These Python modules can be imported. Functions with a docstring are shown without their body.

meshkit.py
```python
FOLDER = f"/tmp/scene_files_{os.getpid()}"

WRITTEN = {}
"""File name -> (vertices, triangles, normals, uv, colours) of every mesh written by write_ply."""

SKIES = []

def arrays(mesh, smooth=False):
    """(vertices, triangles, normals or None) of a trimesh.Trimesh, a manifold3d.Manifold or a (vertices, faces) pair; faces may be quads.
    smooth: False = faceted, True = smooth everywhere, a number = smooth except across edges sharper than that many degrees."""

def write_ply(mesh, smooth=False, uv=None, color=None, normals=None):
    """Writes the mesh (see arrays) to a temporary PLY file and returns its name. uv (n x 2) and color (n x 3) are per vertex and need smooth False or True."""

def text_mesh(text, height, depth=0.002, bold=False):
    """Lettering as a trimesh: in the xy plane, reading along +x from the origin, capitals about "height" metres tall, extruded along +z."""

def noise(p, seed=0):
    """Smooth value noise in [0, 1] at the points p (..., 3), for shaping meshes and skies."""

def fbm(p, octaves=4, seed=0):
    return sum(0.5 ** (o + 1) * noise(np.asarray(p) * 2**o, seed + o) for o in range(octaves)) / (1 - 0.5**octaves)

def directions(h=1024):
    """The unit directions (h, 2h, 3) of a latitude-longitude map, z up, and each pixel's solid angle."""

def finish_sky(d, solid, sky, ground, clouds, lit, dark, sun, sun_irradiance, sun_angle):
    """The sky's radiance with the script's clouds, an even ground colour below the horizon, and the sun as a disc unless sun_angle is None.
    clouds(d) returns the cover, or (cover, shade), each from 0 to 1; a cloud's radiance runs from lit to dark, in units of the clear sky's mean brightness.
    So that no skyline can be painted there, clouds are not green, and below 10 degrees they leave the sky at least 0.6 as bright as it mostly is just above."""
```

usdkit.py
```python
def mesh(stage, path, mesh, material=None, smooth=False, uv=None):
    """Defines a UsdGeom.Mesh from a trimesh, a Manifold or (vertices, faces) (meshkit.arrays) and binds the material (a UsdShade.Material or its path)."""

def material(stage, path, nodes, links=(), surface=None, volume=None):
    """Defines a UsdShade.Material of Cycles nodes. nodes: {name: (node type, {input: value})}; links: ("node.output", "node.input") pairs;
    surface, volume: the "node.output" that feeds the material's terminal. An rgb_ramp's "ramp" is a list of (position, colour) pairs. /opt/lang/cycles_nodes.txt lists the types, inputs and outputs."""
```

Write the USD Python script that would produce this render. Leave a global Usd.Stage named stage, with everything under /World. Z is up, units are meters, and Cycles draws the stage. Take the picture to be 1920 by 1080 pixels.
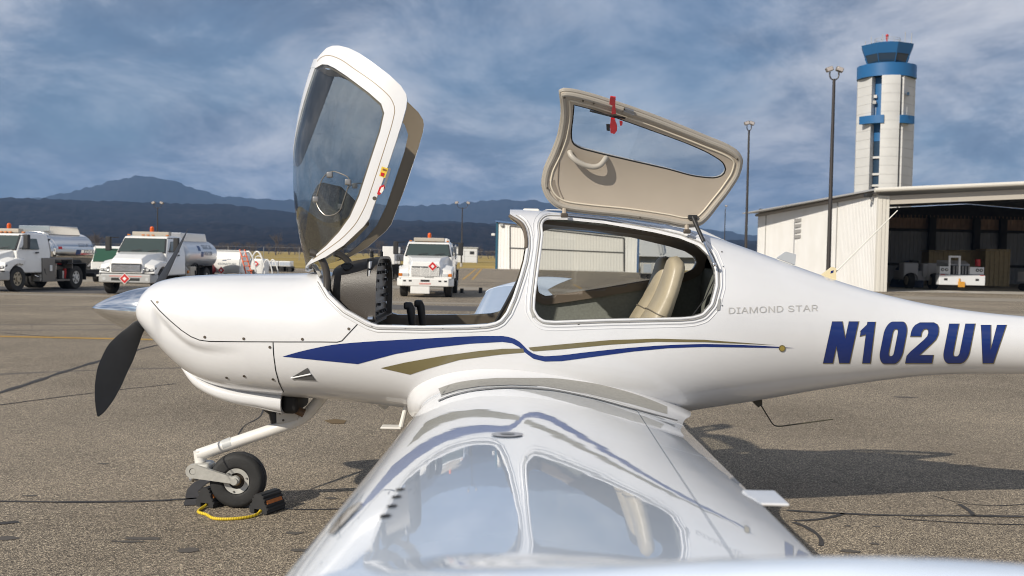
import math, numpy as np, trimesh, manifold3d, usdkit, meshkit
from pxr import Usd, UsdGeom, UsdLux, UsdShade, Gf, Sdf
from shapely.geometry import Polygon, LineString, Point, box as sbox
from shapely import affinity, union_all
from scipy.interpolate import PchipInterpolator
from scipy.ndimage import gaussian_filter1d
from trimesh.creation import box as tbox, cylinder as tcyl, icosphere, revolve, extrude_polygon, triangulate_polygon

stage = Usd.Stage.CreateInMemory()
UsdGeom.SetStageUpAxis(stage, "Z"); UsdGeom.SetStageMetersPerUnit(stage, 1.0)
UsdGeom.Xform.Define(stage, "/World")
UsdGeom.Scope.Define(stage, "/World/Looks")
rng = np.random.default_rng(7)

# ------------------------------------------------------------------ camera
FPX = 1945.0                       # focal length in pixels of the 1920 px wide photograph
CAM = np.array([0.0, -6.8, 1.7])
PITCH, ROLL = math.atan((540 - 478) / FPX), math.radians(1.2)
_f = np.array([0, math.cos(PITCH), -math.sin(PITCH)])
_r0 = np.array([1.0, 0, 0]); _u0 = np.cross(_r0, _f)
CR = math.cos(ROLL) * _r0 + math.sin(ROLL) * _u0
CU = -math.sin(ROLL) * _r0 + math.cos(ROLL) * _u0
CF = _f
cam = UsdGeom.Camera.Define(stage, "/World/camera")
m = Gf.Matrix4d(*CR, 0, *CU, 0, *(-CF), 0, *CAM, 1)
cam.AddTransformOp().Set(m)
cam.CreateHorizontalApertureAttr(36.0); cam.CreateVerticalApertureAttr(20.25)
cam.CreateFocalLengthAttr(36.0 * FPX / 1920)
cam.CreateFStopAttr(4.5); cam.CreateFocusDistanceAttr(6.5)
cam.CreateClippingRangeAttr(Gf.Vec2f(0.05, 40000))
cam.CreateExposureAttr(0.05)

# ------------------------------------------------------------------ sun and sky
SUN = np.array([-1.1, -1.17, 1.0]); SUN /= np.linalg.norm(SUN)
sun = UsdLux.DistantLight.Define(stage, "/World/sun")
sun.CreateIntensityAttr(1.2); sun.CreateAngleAttr(0.6); sun.CreateNormalizeAttr(True)
sun.CreateColorAttr(Gf.Vec3f(1.0, 0.925, 0.81))
_z = SUN; _x = np.cross([0, 0, 1], _z); _x /= np.linalg.norm(_x); _y = np.cross(_z, _x)
sun.AddTransformOp().Set(Gf.Matrix4d(*_x, 0, *_y, 0, *_z, 0, 0, 0, 0, 1))
dome = UsdLux.DomeLight.Define(stage, "/World/sky")
SKY_STRENGTH = 0.08
sky_mat = usdkit.material(stage, "/World/Looks/sky_look", {
    "sky": ("sky_texture", {"sky_type": "single_scattering", "sun_disc": False, "sun_elevation": math.asin(SUN[2]),
                            "sun_rotation": math.atan2(SUN[0], SUN[1]), "altitude": 200.0, "air_density": 1.0, "aerosol_density": 1.2}),
    "tc": ("texture_coordinate", {}),
    "sep": ("separate_xyz", {}),
    # flat cloud layer seen in perspective: direction / (elevation + a little)
    "den": ("math", {"math_type": "add", "value2": 0.26}),
    "dabs": ("math", {"math_type": "maximum", "value2": 0.0}),
    "ux": ("math", {"math_type": "divide"}), "uy": ("math", {"math_type": "divide"}),
    "uv": ("combine_xyz", {"z": 3.7}),
    "map": ("mapping", {"scale": (1.25, 1.0, 1.0), "rotation": (0, 0, .36), "location": (0.35, 0.3, 0.0)}),
    "n1": ("noise_texture", {"scale": 1.0, "detail": 8.0, "roughness": 0.5, "distortion": 0.3}),
    "n2": ("noise_texture", {"scale": 1.75, "detail": 12.0, "roughness": 0.62, "distortion": 0.3}),
    "cover": ("rgb_ramp", {"ramp": [(0.0, (.45,) * 3), (0.36, (.55,) * 3), (0.46, (.86,) * 3), (0.56, (.98,) * 3), (1.0, (1,) * 3)]}),
    "tone": ("rgb_ramp", {"ramp": [(0.0, (.27, .36, .55)), (0.34, (.33, .44, .65)), (0.42, (.50, .63, .86)), (0.48, (.86, .97, 1.18)), (0.55, (1.40, 1.46, 1.60)), (0.64, (2.05, 2.03, 2.06)), (1.0, (2.5, 2.4, 2.4))]}),
    "gain": ("mix_color", {"blend_type": "multiply", "fac": 1.0, "b": (4.7, 4.7, 4.75), "use_clamp_result": False}),
    "big": ("noise_texture", {"scale": .62, "detail": 4.0, "roughness": .5, "distortion": .2}), "bigr": ("rgb_ramp", {"ramp": [(.32, (.60, .64, .70)), (.50, (.95, .95, .97)), (.66, (1.28, 1.26, 1.22))]}),
    "mass": ("mix_color", {"blend_type": "multiply", "fac": 1.0, "use_clamp_result": False}),
    "blue": ("mix_color", {"blend_type": "multiply", "fac": 1.0, "b": (.62, .82, 1.0)}),
    "mixc": ("mix_color", {"blend_type": "mix"}),
    "bg": ("background_shader", {"strength": SKY_STRENGTH}),
}, [("tc.generated", "sep.vector"), ("sep.z", "dabs.value1"), ("dabs.value", "den.value1"),
    ("sep.x", "ux.value1"), ("den.value", "ux.value2"), ("sep.y", "uy.value1"), ("den.value", "uy.value2"),
    ("ux.value", "uv.x"), ("uy.value", "uv.y"), ("uv.vector", "map.vector"), ("map.vector", "n1.vector"), ("map.vector", "n2.vector"),
    ("n1.fac", "cover.fac"), ("n2.fac", "tone.fac"), ("map.vector", "big.vector"), ("big.fac", "bigr.fac"), ("tone.color", "mass.a"), ("bigr.color", "mass.b"), ("mass.result", "gain.a"), ("sky.color", "blue.a"),
    ("blue.result", "mixc.a"), ("gain.result", "mixc.b"), ("cover.color", "mixc.fac"), ("mixc.result", "bg.color")],
    surface="bg.background")
UsdShade.MaterialBindingAPI.Apply(dome.GetPrim()).Bind(sky_mat)
dome.GetPrim().SetCustomDataByKey("kind", "structure")
dome.GetPrim().SetCustomDataByKey("label", "blue grey cloudy winter sky over the airfield")
dome.GetPrim().SetCustomDataByKey("category", "sky")

# ------------------------------------------------------------------ picture rays (used to measure places in the world)
def ray(px, py):
    px, py = np.asarray(px, float)[..., None], np.asarray(py, float)[..., None]
    return CF + CR * ((px - 960) / FPX) + CU * ((540 - py) / FPX)
def at(px, py, Y):
    d = ray(px, py); return CAM + d * ((np.asarray(Y) - CAM[1]) / d[..., 1])[..., None]
def atg(px, py, z=0.0):
    d = ray(px, py); return CAM + d * ((z - CAM[2]) / d[2])
def proj(p):
    v = np.asarray(p, float) - CAM
    return np.stack([960 + FPX * (v @ CR) / (v @ CF), 540 - FPX * (v @ CU) / (v @ CF)], -1)

# ------------------------------------------------------------------ prim helpers
def _free(parent, name):
    p = f"{parent}/{name}"; k = 1
    while stage.GetPrimAtPath(p):
        p = f"{parent}/{name}_{k:03d}"; k += 1
    return p
def tag(path, label=None, cat=None, group=None, kind=None):
    o = stage.GetPrimAtPath(path)
    for k, v in (("label", label), ("category", cat), ("group", group), ("kind", kind)):
        if v: o.SetCustomDataByKey(k, v)
    return path
def add(parent, name, mesh, mat, smooth=32, label=None, cat=None, group=None, kind=None):
    path = _free(parent, name)
    if isinstance(mesh, list): mesh = trimesh.util.concatenate(mesh)
    usdkit.mesh(stage, path, mesh, mat, smooth=smooth)
    return tag(path, label, cat, group, kind)
def thing(name, label, cat, loc=(0, 0, 0), rotz=0.0, group=None, kind=None, scale=None):
    path = _free("/World", name)
    x = UsdGeom.Xform.Define(stage, path)
    x.AddTranslateOp().Set(Gf.Vec3d(*map(float, loc)))
    if rotz: x.AddRotateZOp().Set(float(rotz))
    if scale: x.AddScaleOp().Set(Gf.Vec3f(*scale))
    return tag(path, label, cat, group, kind)
def dup(src, label, loc, rotz=0.0, group=None, scale=None):
    o = stage.GetPrimAtPath(src); cd = o.GetCustomData()
    base = src.split("/")[-1]
    path = _free("/World", base)
    x = UsdGeom.Xform.Define(stage, path)
    x.GetPrim().GetReferences().AddInternalReference(src)
    x.ClearXformOpOrder()
    x.AddTranslateOp().Set(Gf.Vec3d(*map(float, loc)))
    ops = [op for op in x.GetOrderedXformOps()]
    if stage.GetPrimAtPath(src).HasAttribute("xformOp:rotateZ") or rotz: x.AddRotateZOp().Set(float(rotz))
    if stage.GetPrimAtPath(src).HasAttribute("xformOp:scale") or scale: x.AddScaleOp().Set(Gf.Vec3f(*(scale or (1, 1, 1))))
    x.GetPrim().SetInstanceable(True)
    return tag(path, label, cd.get("category"), group or cd.get("group"))

_mats = {}
def mat(name, color, rough=0.5, metal=0.0, coat=0.0, coat_rough=0.03, var=0.0, vscale=3.0, bump=0.0, bscale=60.0, spec=0.5, emis=None):
    """one-colour procedural material with faint wear (var) and fine relief (bump)"""
    if name in _mats: return _mats[name]
    nodes = {"p": ("principled_bsdf", {"base_color": color, "roughness": rough, "metallic": metal, "coat_weight": coat, "coat_roughness": coat_rough, "specular_ior_level": spec})}
    links = []
    if emis: nodes["p"][1].update(emission_color=color, emission_strength=emis)
    if var or bump: nodes["tc"] = ("texture_coordinate", {})
    if var:
        nodes["n"] = ("noise_texture", {"scale": vscale, "detail": 5.0, "roughness": 0.6})
        c = np.array(color)
        nodes["r"] = ("rgb_ramp", {"ramp": [(0.25, tuple(c * (1 - var))), (0.75, tuple(np.minimum(c * (1 + var * .6), 1)))]})
        links += [("tc.object", "n.vector"), ("n.fac", "r.fac"), ("r.color", "p.base_color")]
    if bump:
        nodes["bn"] = ("noise_texture", {"scale": bscale, "detail": 3.0})
        nodes["b"] = ("bump", {"strength": bump, "distance": 0.01})
        links += [("tc.object", "bn.vector"), ("bn.fac", "b.height"), ("b.normal", "p.normal")]
    _mats[name] = usdkit.material(stage, f"/World/Looks/{name}", nodes, links, surface="p.BSDF")
    return _mats[name]

# ------------------------------------------------------------------ mesh helpers
def bx(x0, x1, y0, y1, z0, z1):
    b = tbox(extents=(abs(x1 - x0), abs(y1 - y0), abs(z1 - z0))); b.apply_translation(((x0 + x1) / 2, (y0 + y1) / 2, (z0 + z1) / 2)); return b
def rbox(x0, x1, y0, y1, z0, z1, r=0.03, n=8):
    """box with rounded edges (hull of spheres)"""
    r = min(r, abs(x1 - x0) / 2.001, abs(y1 - y0) / 2.001, abs(z1 - z0) / 2.001)
    s = manifold3d.Manifold.sphere(r, n)
    xs, ys, zs = sorted((x0, x1)), sorted((y0, y1)), sorted((z0, z1))
    parts = [s.translate((x, y, z)) for x in (xs[0] + r, xs[1] - r) for y in (ys[0] + r, ys[1] - r) for z in (zs[0] + r, zs[1] - r)]
    return tm(manifold3d.Manifold.batch_hull(parts))
def cyl(a, b, r, n=16, r2=None):
    """cylinder or cone frustum between two points"""
    a, b = np.asarray(a, float), np.asarray(b, float); L = np.linalg.norm(b - a)
    M = manifold3d.Manifold.cylinder(L, r, r if r2 is None else r2, n)
    t = tm(M); T = trimesh.geometry.align_vectors([0, 0, 1], (b - a) / L); t.apply_transform(T); t.apply_translation(a); return t
def tube(pts, r, n=10, closed=False):
    """round tube along a polyline; r number or list"""
    P = np.asarray(pts, float); N = len(P); R = np.full(N, r) if np.ndim(r) == 0 else np.asarray(r)
    T = np.gradient(P, axis=0) if not closed else np.roll(P, -1, 0) - np.roll(P, 1, 0)
    T /= np.maximum(np.linalg.norm(T, axis=1, keepdims=True), 1e-9)
    u = np.cross(T[0], [0, 0, 1.0]);
    if np.linalg.norm(u) < 1e-3: u = np.cross(T[0], [1.0, 0, 0])
    u /= np.linalg.norm(u); V = []
    for i in range(N):
        u = u - T[i] * (u @ T[i]); u /= np.linalg.norm(u); w = np.cross(T[i], u)
        a = np.linspace(0, 2 * np.pi, n, endpoint=False)
        V.append(P[i] + R[i] * (np.cos(a)[:, None] * u + np.sin(a)[:, None] * w))
    V = np.vstack(V); F = []
    for i in range(N if closed else N - 1):
        j = (i + 1) % N
        for k in range(n):
            l = (k + 1) % n; F += [[i * n + k, i * n + l, j * n + l], [i * n + k, j * n + l, j * n + k]]
    if not closed:
        V = np.vstack([V, P[0], P[-1]]); c0, c1 = len(V) - 2, len(V) - 1
        for k in range(n):
            l = (k + 1) % n; F += [[c0, l, k], [c1, (N - 1) * n + k, (N - 1) * n + l]]
    return trimesh.Trimesh(V, np.array(F)[:, ::-1] if False else F, process=False)
def spline(pts, n=40):
    P = np.asarray(pts, float); s = np.r_[0, np.cumsum(np.linalg.norm(np.diff(P, axis=0), axis=1))]
    from scipy.interpolate import CubicSpline
    k = CubicSpline(s, P) if len(P) > 2 else None
    t = np.linspace(0, s[-1], n)
    return k(t) if k is not None else P[0] + (P[1] - P[0]) * (t / s[-1])[:, None]
def smooth_closed(pts, n=120, it=1):
    P = np.asarray(pts, float); P = np.vstack([P, P[:1]])
    from scipy.interpolate import CubicSpline
    s = np.r_[0, np.cumsum(np.linalg.norm(np.diff(P, axis=0), axis=1))]
    return PchipInterpolator(s, P)(np.linspace(0, s[-1], n, endpoint=False))
def tm(man):
    m_ = man.to_mesh(); return trimesh.Trimesh(np.array(m_.vert_properties[:, :3], float), np.array(m_.tri_verts, int), process=False)
def man(t):
    r = manifold3d.Manifold(manifold3d.Mesh(vert_properties=np.asarray(t.vertices, np.float32), tri_verts=np.asarray(t.faces, np.uint32)))
    if r.status() != manifold3d.Error.NoError or r.is_empty(): print("manifold problem", r.status(), r.is_empty())
    return r
def prism_y(poly, y0, y1):
    """extrude an (x, z) polygon along y"""
    t = extrude_polygon(poly, abs(y1 - y0), engine="earcut")
    v = t.vertices.copy(); t.vertices = np.stack([v[:, 0], v[:, 2] + min(y0, y1), v[:, 1]], 1); t.invert(); 
    if t.volume < 0: t.invert()
    return t
def prism_x(poly, x0, x1):
    """extrude a (y, z) polygon along x"""
    t = extrude_polygon(poly, abs(x1 - x0), engine="earcut"); v = t.vertices.copy()
    t.vertices = np.stack([v[:, 2] + min(x0, x1), v[:, 0], v[:, 1]], 1)
    if t.volume < 0: t.invert()
    return t
def grid_mesh(G, closed_u=False, closed_v=False):
    """quads over a grid of points G[i, j]"""
    nu, nv = G.shape[:2]; V = G.reshape(-1, 3); F = []
    iu = np.arange(nu if closed_u else nu - 1); jv = np.arange(nv if closed_v else nv - 1)
    I, J = np.meshgrid(iu, jv, indexing="ij"); I2, J2 = (I + 1) % nu, (J + 1) % nv
    a, b, c, d = I * nv + J, I2 * nv + J, I2 * nv + J2, I * nv + J2
    F = np.vstack([np.stack([a, b, c], -1).reshape(-1, 3), np.stack([a, c, d], -1).reshape(-1, 3)])
    return trimesh.Trimesh(V, F, process=False)
def loft(G):
    """closed solid from rings G[i, j] (closed in j) with fan caps"""
    t = grid_mesh(G, closed_v=True); nu, nv = G.shape[:2]
    V = np.vstack([t.vertices, G[0].mean(0), G[-1].mean(0)]); c0, c1 = len(V) - 2, len(V) - 1
    k = np.arange(nv); l = (k + 1) % nv; o = (nu - 1) * nv
    F = np.vstack([t.faces, np.stack([np.full(nv, c0), k, l], 1), np.stack([np.full(nv, c1), o + l, o + k], 1)])
    t = trimesh.Trimesh(V, F, process=False)
    if t.volume < 0: t.invert()
    return t
def tri2d(poly, edge):
    """fine triangulation of a flat polygon -> (points, faces)"""
    geoms = getattr(poly, "geoms", [poly]); vs, fs, o = [], [], 0
    for g in geoms:
        if g.is_empty or g.area < 1e-9: continue
        v, f = triangulate_polygon(g, engine="earcut")
        v3, f = trimesh.remesh.subdivide_to_size(np.c_[v, np.zeros(len(v))], f, edge)
        vs.append(v3[:, :2]); fs.append(f + o); o += len(v3)
    return np.vstack(vs), np.vstack(fs)
def orient(t, towards):
    """flip an open sheet so that its faces look along the given direction"""
    if (t.face_normals * t.area_faces[:, None]).sum(0) @ np.asarray(towards, float) < 0: t.invert()
    return t
# ------------------------------------------------------------------ ground
GRASS = usdkit.material(stage, "/World/Looks/dry_grass", {
    "g": ("geometry", {}), "m": ("mapping", {"scale": (.02, .09, .02)}), "n": ("noise_texture", {"scale": 1.0, "detail": 8.0, "roughness": .65}), "n2": ("noise_texture", {"scale": .9, "detail": 6.0}),
    "r": ("rgb_ramp", {"ramp": [(.3, (.19, .150, .045)), (.5, (.34, .245, .080)), (.7, (.45, .34, .13))]}), "mx": ("mix_color", {"blend_type": "overlay", "fac": .5}),
    "p": ("principled_bsdf", {"roughness": .95, "specular_ior_level": .1})},
    [("g.position", "m.vector"), ("m.vector", "n.vector"), ("g.position", "n2.vector"), ("n.fac", "r.fac"), ("r.color", "mx.a"), ("n2.color", "mx.b"), ("r.color", "p.base_color")], surface="p.BSDF")
add("/World", "grass_field", bx(-6000, 6000, -300, 9000, -1.0, -.012), GRASS, label="dry golden grass field between apron and tree line", cat="grass", kind="structure")
ASPHALT = usdkit.material(stage, "/World/Looks/aged_asphalt", {
    "g": ("geometry", {}),
    "v": ("voronoi_texture", {"scale": 165.0}), "sep": ("separate_color", {}),
    "v2": ("voronoi_texture", {"scale": 330.0}), "sep2": ("separate_color", {}),
    "n": ("noise_texture", {"scale": .35, "detail": 6.0, "roughness": .62}), "n2": ("noise_texture", {"scale": 6.0, "detail": 6.0, "roughness": .7}),
    "r": ("rgb_ramp", {"ramp": [(0.0, (.055, .047, .038)), (.35, (.140, .119, .094)), (.7, (.275, .231, .178)), (.92, (.51, .432, .320)), (1, (.72, .62, .47))]}),
    "r2": ("rgb_ramp", {"ramp": [(0.0, (.55,) * 3), (.5, (1.0,) * 3), (1, (1.5, 1.45, 1.35))]}),
    "big": ("rgb_ramp", {"ramp": [(.30, (.70, .69, .68)), (.5, (.95, .95, .95)), (.70, (1.18, 1.17, 1.15))]}), "st": ("rgb_ramp", {"ramp": [(.28, (.62, .62, .63)), (.42, (1, 1, 1))]}),
    "m1": ("mix_color", {"blend_type": "multiply", "fac": 1.0, "use_clamp_result": False}), "m2": ("mix_color", {"blend_type": "multiply", "fac": 1.0}), "m3": ("mix_color", {"blend_type": "multiply", "fac": .75}),
    "b": ("bump", {"strength": .55, "distance": .006}), "b2": ("bump", {"strength": .4, "distance": .02}),
    "p": ("principled_bsdf", {"roughness": .88, "specular_ior_level": .25})},
    [("g.position", "v.vector"), ("g.position", "v2.vector"), ("g.position", "n.vector"), ("g.position", "n2.vector"), ("v.color", "sep.color"), ("v2.color", "sep2.color"), ("sep.r", "r.fac"), ("sep2.g", "r2.fac"),
     ("r.color", "m1.a"), ("r2.color", "m1.b"), ("m1.result", "m2.a"), ("n.fac", "big.fac"), ("big.color", "m2.b"), ("m2.result", "m3.a"), ("n2.fac", "st.fac"), ("st.color", "m3.b"), ("m3.result", "p.base_color"),
     ("v.distance", "b.height"), ("b.normal", "p.normal")], surface="p.BSDF")
APRON = add("/World", "asphalt_apron", extrude_polygon(Polygon([(-260, -60), (260, -60), (260, 118), (-5.5, 118), (-8, 92), (-260, 84)]), .5, engine="earcut").apply_translation((0, 0, -.5)), ASPHALT, label="speckled grey brown asphalt parking apron", cat="apron", kind="structure")
# =================================================================== AIR, HILLS, FIELD
def D(d): return d + CAM[1]           # distance from the viewer -> world y
def ridge_mesh(outline, dist, depth, foot, seed, amp, bump_, nx=900, ny=30):
    P = np.array(outline, float); X, Z = [], []
    for px, py in P:
        q = at(px, py, D(dist)); X.append(q[0]); Z.append(q[2])
    o = np.argsort(X); f = PchipInterpolator(np.array(X)[o], np.array(Z)[o])
    xs = np.linspace(min(X), max(X), nx); v = np.linspace(0, 1, ny)
    G = np.zeros((nx, ny, 3))
    for j, t in enumerate(v):
        # rises from the foot to the crest, then falls away behind
        s = (t / .62) ** 1.2 if t <= .62 else 1 - (t - .62) / .38 * .7
        y = D(dist) - foot + t * (foot / .62) if t <= .62 else D(dist) + (t - .62) / .38 * depth
        n = meshkit.fbm(np.stack([xs / amp, np.full(nx, y / amp), np.zeros(nx)], -1), 5, seed) - .5
        fine = meshkit.noise(np.stack([xs / (dist / 190.), np.full(nx, y / 40.), np.zeros(nx)], -1), seed + 9) - .5
        G[:, j] = np.stack([xs * (y - CAM[1]) / dist, np.full(nx, y) + n * foot * .10, np.maximum(f(xs), 3) * s + n * bump_ * (0.1 + np.sin(np.clip(t / .62, 0, 1) * np.pi) ** .8) + fine * dist / 420. * (t > .2) - 2], -1)
    return orient(grid_mesh(G), (0, 0, 1))
def forest(name, c0, c1, sc):
    return usdkit.material(stage, f"/World/Looks/{name}", {"g": ("geometry", {}), "m": ("mapping", {"scale": (1, .5, 1.6)}), "n": ("noise_texture", {"scale": sc, "detail": 9.0, "roughness": .72}), "n3": ("noise_texture", {"scale": sc * .12, "detail": 5.0}),
        "r": ("rgb_ramp", {"ramp": [(.30, c0), (.70, c1)]}), "r3": ("rgb_ramp", {"ramp": [(.3, (.7, .7, .75)), (.7, (1.25, 1.2, 1.15))]}), "x": ("mix_color", {"blend_type": "multiply", "fac": 1.0}), "b": ("bump", {"strength": 1.0, "distance": 14.0}), "p": ("principled_bsdf", {"roughness": 1.0, "specular_ior_level": 0.0})},
        [("g.position", "m.vector"), ("m.vector", "n.vector"), ("g.position", "n3.vector"), ("n.fac", "r.fac"), ("n3.fac", "r3.fac"), ("r.color", "x.a"), ("r3.color", "x.b"), ("x.result", "p.base_color"), ("n.fac", "b.height"), ("b.normal", "p.normal")], surface="p.BSDF")
NEAR = [(-900, 372), (-400, 366), (-120, 364), (0, 369), (100, 371), (200, 375), (300, 378), (400, 381), (470, 388), (540, 396), (620, 404), (700, 408), (770, 411), (850, 414), (940, 420), (1040, 430), (1200, 444), (1500, 452), (2100, 460), (2700, 465)]
FAR = [(-900, 385), (-300, 380), (0, 376), (60, 372), (120, 362), (190, 345), (235, 333), (262, 329.5), (285, 330), (320, 338), (370, 354), (420, 367), (480, 372), (560, 374), (640, 380), (740, 383), (800, 384), (850, 381), (900, 376), (955, 372.5), (1000, 375), (1060, 386), (1130, 402), (1240, 418), (1340, 430), (1380, 436), (1440, 441), (1560, 448), (1800, 452), (2300, 458), (2800, 462)]
add("/World", "near_hills", ridge_mesh(NEAR, 2600, 1500, 1500, 3, 420., 60), forest("bare_forest_near", (.006, .007, .011), (.050, .045, .052), .06), True, label="dark blue wooded ridge behind the field", cat="hills", kind="structure")
add("/World", "far_hills", ridge_mesh(FAR, 5600, 2000, 1800, 11, 900., 55), forest("bare_forest_far", (.010, .012, .020), (.046, .045, .055), .03), True, label="blue mountain with a rounded peak and long lower ridges", cat="mountains", kind="structure")
HAZE = usdkit.material(stage, "/World/Looks/haze_air", {"v": ("principled_volume", {"color": (.38, .62, 1.0), "density": 0.00011, "anisotropy": .2})}, [], volume="v.volume")
add("/World", "haze", bx(-7600, 7600, -400, 9400, -2.2, 640), HAZE, False, label="thin blue haze over the airfield and hills", cat="haze", kind="stuff")

# bare trees
BARK = mat("bare_bark", (.085, .070, .062), rough=.95)
def bare_tree(seed, h=7.0):
    r = np.random.default_rng(seed); out = []
    def branch(p, d, L, rad, lev):
        n = 3; pts = [p]
        for k in range(n):
            d = d + r.normal(0, .13, 3); d[2] += .04; d /= np.linalg.norm(d); pts.append(pts[-1] + d * L / n)
        out.append(tube(np.array(pts), np.linspace(rad, rad * .62, n + 1), 4 if lev < 2 else 3))
        if lev >= 4: return
        for k in range(4 if lev < 3 else 3):
            t = r.uniform(.45, 1.0); q = pts[0] + (pts[-1] - pts[0]) * t if k else pts[-1]
            a = r.uniform(0, 2 * np.pi); s = np.array([math.cos(a), math.sin(a), r.uniform(.25, .9)]); dd = d * .55 + s * .75; dd /= np.linalg.norm(dd)
            branch(q, dd, L * r.uniform(.55, .8), max(rad * .5, .018), lev + 1)
    branch(np.zeros(3), np.array([0, 0, 1.0]), h * .34, h * .022, 0)
    t = trimesh.util.concatenate(out); return t
trees = [bare_tree(s, 7 + s % 3) for s in (1, 2, 3)]
UsdGeom.Scope.Define(stage, "/World/Looks")
pi = UsdGeom.PointInstancer.Define(stage, "/World/tree_line")
tag("/World/tree_line", "far row of bare brown winter trees along the field edge", "trees", kind="stuff")
for k, t in enumerate(trees): add("/World/tree_line", "bare_tree_form", t, BARK)
pi.CreatePrototypesRel().SetTargets([Sdf.Path(f"/World/tree_line/bare_tree_form{s}") for s in ("", "_001", "_002")])
P_, S_, I_, O_ = [], [], [], []
for k in range(420):
    x = rng.uniform(-330, 330); y = D(rng.uniform(390, 470)); s = rng.uniform(.45, .85) * (1.0 + .5 * (rng.random() < .12))
    P_.append(Gf.Vec3f(x, y, -.1)); S_.append(Gf.Vec3f(s * 1.5, s * 1.5, s)); I_.append(int(rng.integers(3))); a = rng.uniform(0, np.pi); O_.append(Gf.Quath(math.cos(a), 0, 0, math.sin(a)))
pi.CreatePositionsAttr(P_); pi.CreateScalesAttr(S_); pi.CreateProtoIndicesAttr(I_); pi.CreateOrientationsAttr(O_)
def single_tree(px, d, ztop, seed, label):
    q = at(px, 470, D(d)); T = thing("bare_tree", label, "tree", (q[0], q[1], -.05), seed * 40.)
    t = bare_tree(seed, 8.0); t.apply_scale(ztop / t.bounds[1][2]); n = len(t.split(only_watertight=False)[0].faces) if False else 0
    add(T, "trunk", tube([(0, 0, 0), (.05, 0, ztop * .2), (0, .05, ztop * .36)], [.2, .16, .12], 6), BARK); add(T, "crown", t, BARK)
single_tree(517, 330, 7.5, 5, "wide bare tree standing alone above the gap beside the cowl")
single_tree(181, 340, 7.0, 6, "dark bare tree at the field edge between the two left trucks")

# fence at the far side of the apron
FEN = thing("wire_fence", "thin grey chain link fence with posts across the dry field", "fence", (0, D(175), 0))
FST = mat("galvanised_fence", (.30, .30, .31), rough=.5, metal=.5)
for x in np.arange(-90, 24, 6.0): add(FEN, "fence_post", cyl((x, 0, -.1), (x, 0, 2.2), .05, 6), FST)
for z in (.5, 1.3, 2.15): add(FEN, "fence_wire", bx(-90, 24, -.012, .012, z - .012, z + .012), FST)

# =================================================================== APRON MARKINGS
YEL = mat("worn_yellow_paint", (.42, .25, .045), rough=.8, var=.35, vscale=1.2)
PALE = mat("pale_concrete", (.27, .235, .185), rough=.9, var=.12, vscale=.6)
TAR = mat("tar_seam", (.042, .037, .033), rough=.75, var=.3, vscale=3)
DARKASP = mat("new_asphalt", (.085, .078, .072), rough=.9, var=.15, vscale=1)
def gpoly(pts, z, name, mat_, parent=APRON, **k):
    v, f = triangulate_polygon(Polygon(pts), engine="earcut"); add(parent, name, orient(trimesh.Trimesh(np.c_[v, np.full(len(v), z)], f, process=False), (0, 0, 1)), mat_, False, **k)
gpoly([(-80, 12.15), (80, 12.15), (80, 12.42), (-80, 12.42)], .004, "yellow_line", YEL)
gpoly([(-110, 28.0), (60, 28.2), (60, 29.3), (-110, 29.1)], .004, "concrete_strip", PALE)
gpoly([(-110, 42.2), (70, 42.2), (70, 46.4), (-110, 46.4)], .004, "concrete_strip", PALE)
gpoly([(-7.6, 24.0), (30, 24.3), (30, 26.9), (-7.6, 26.9)], .004, "asphalt_patch", DARKASP)
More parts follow.
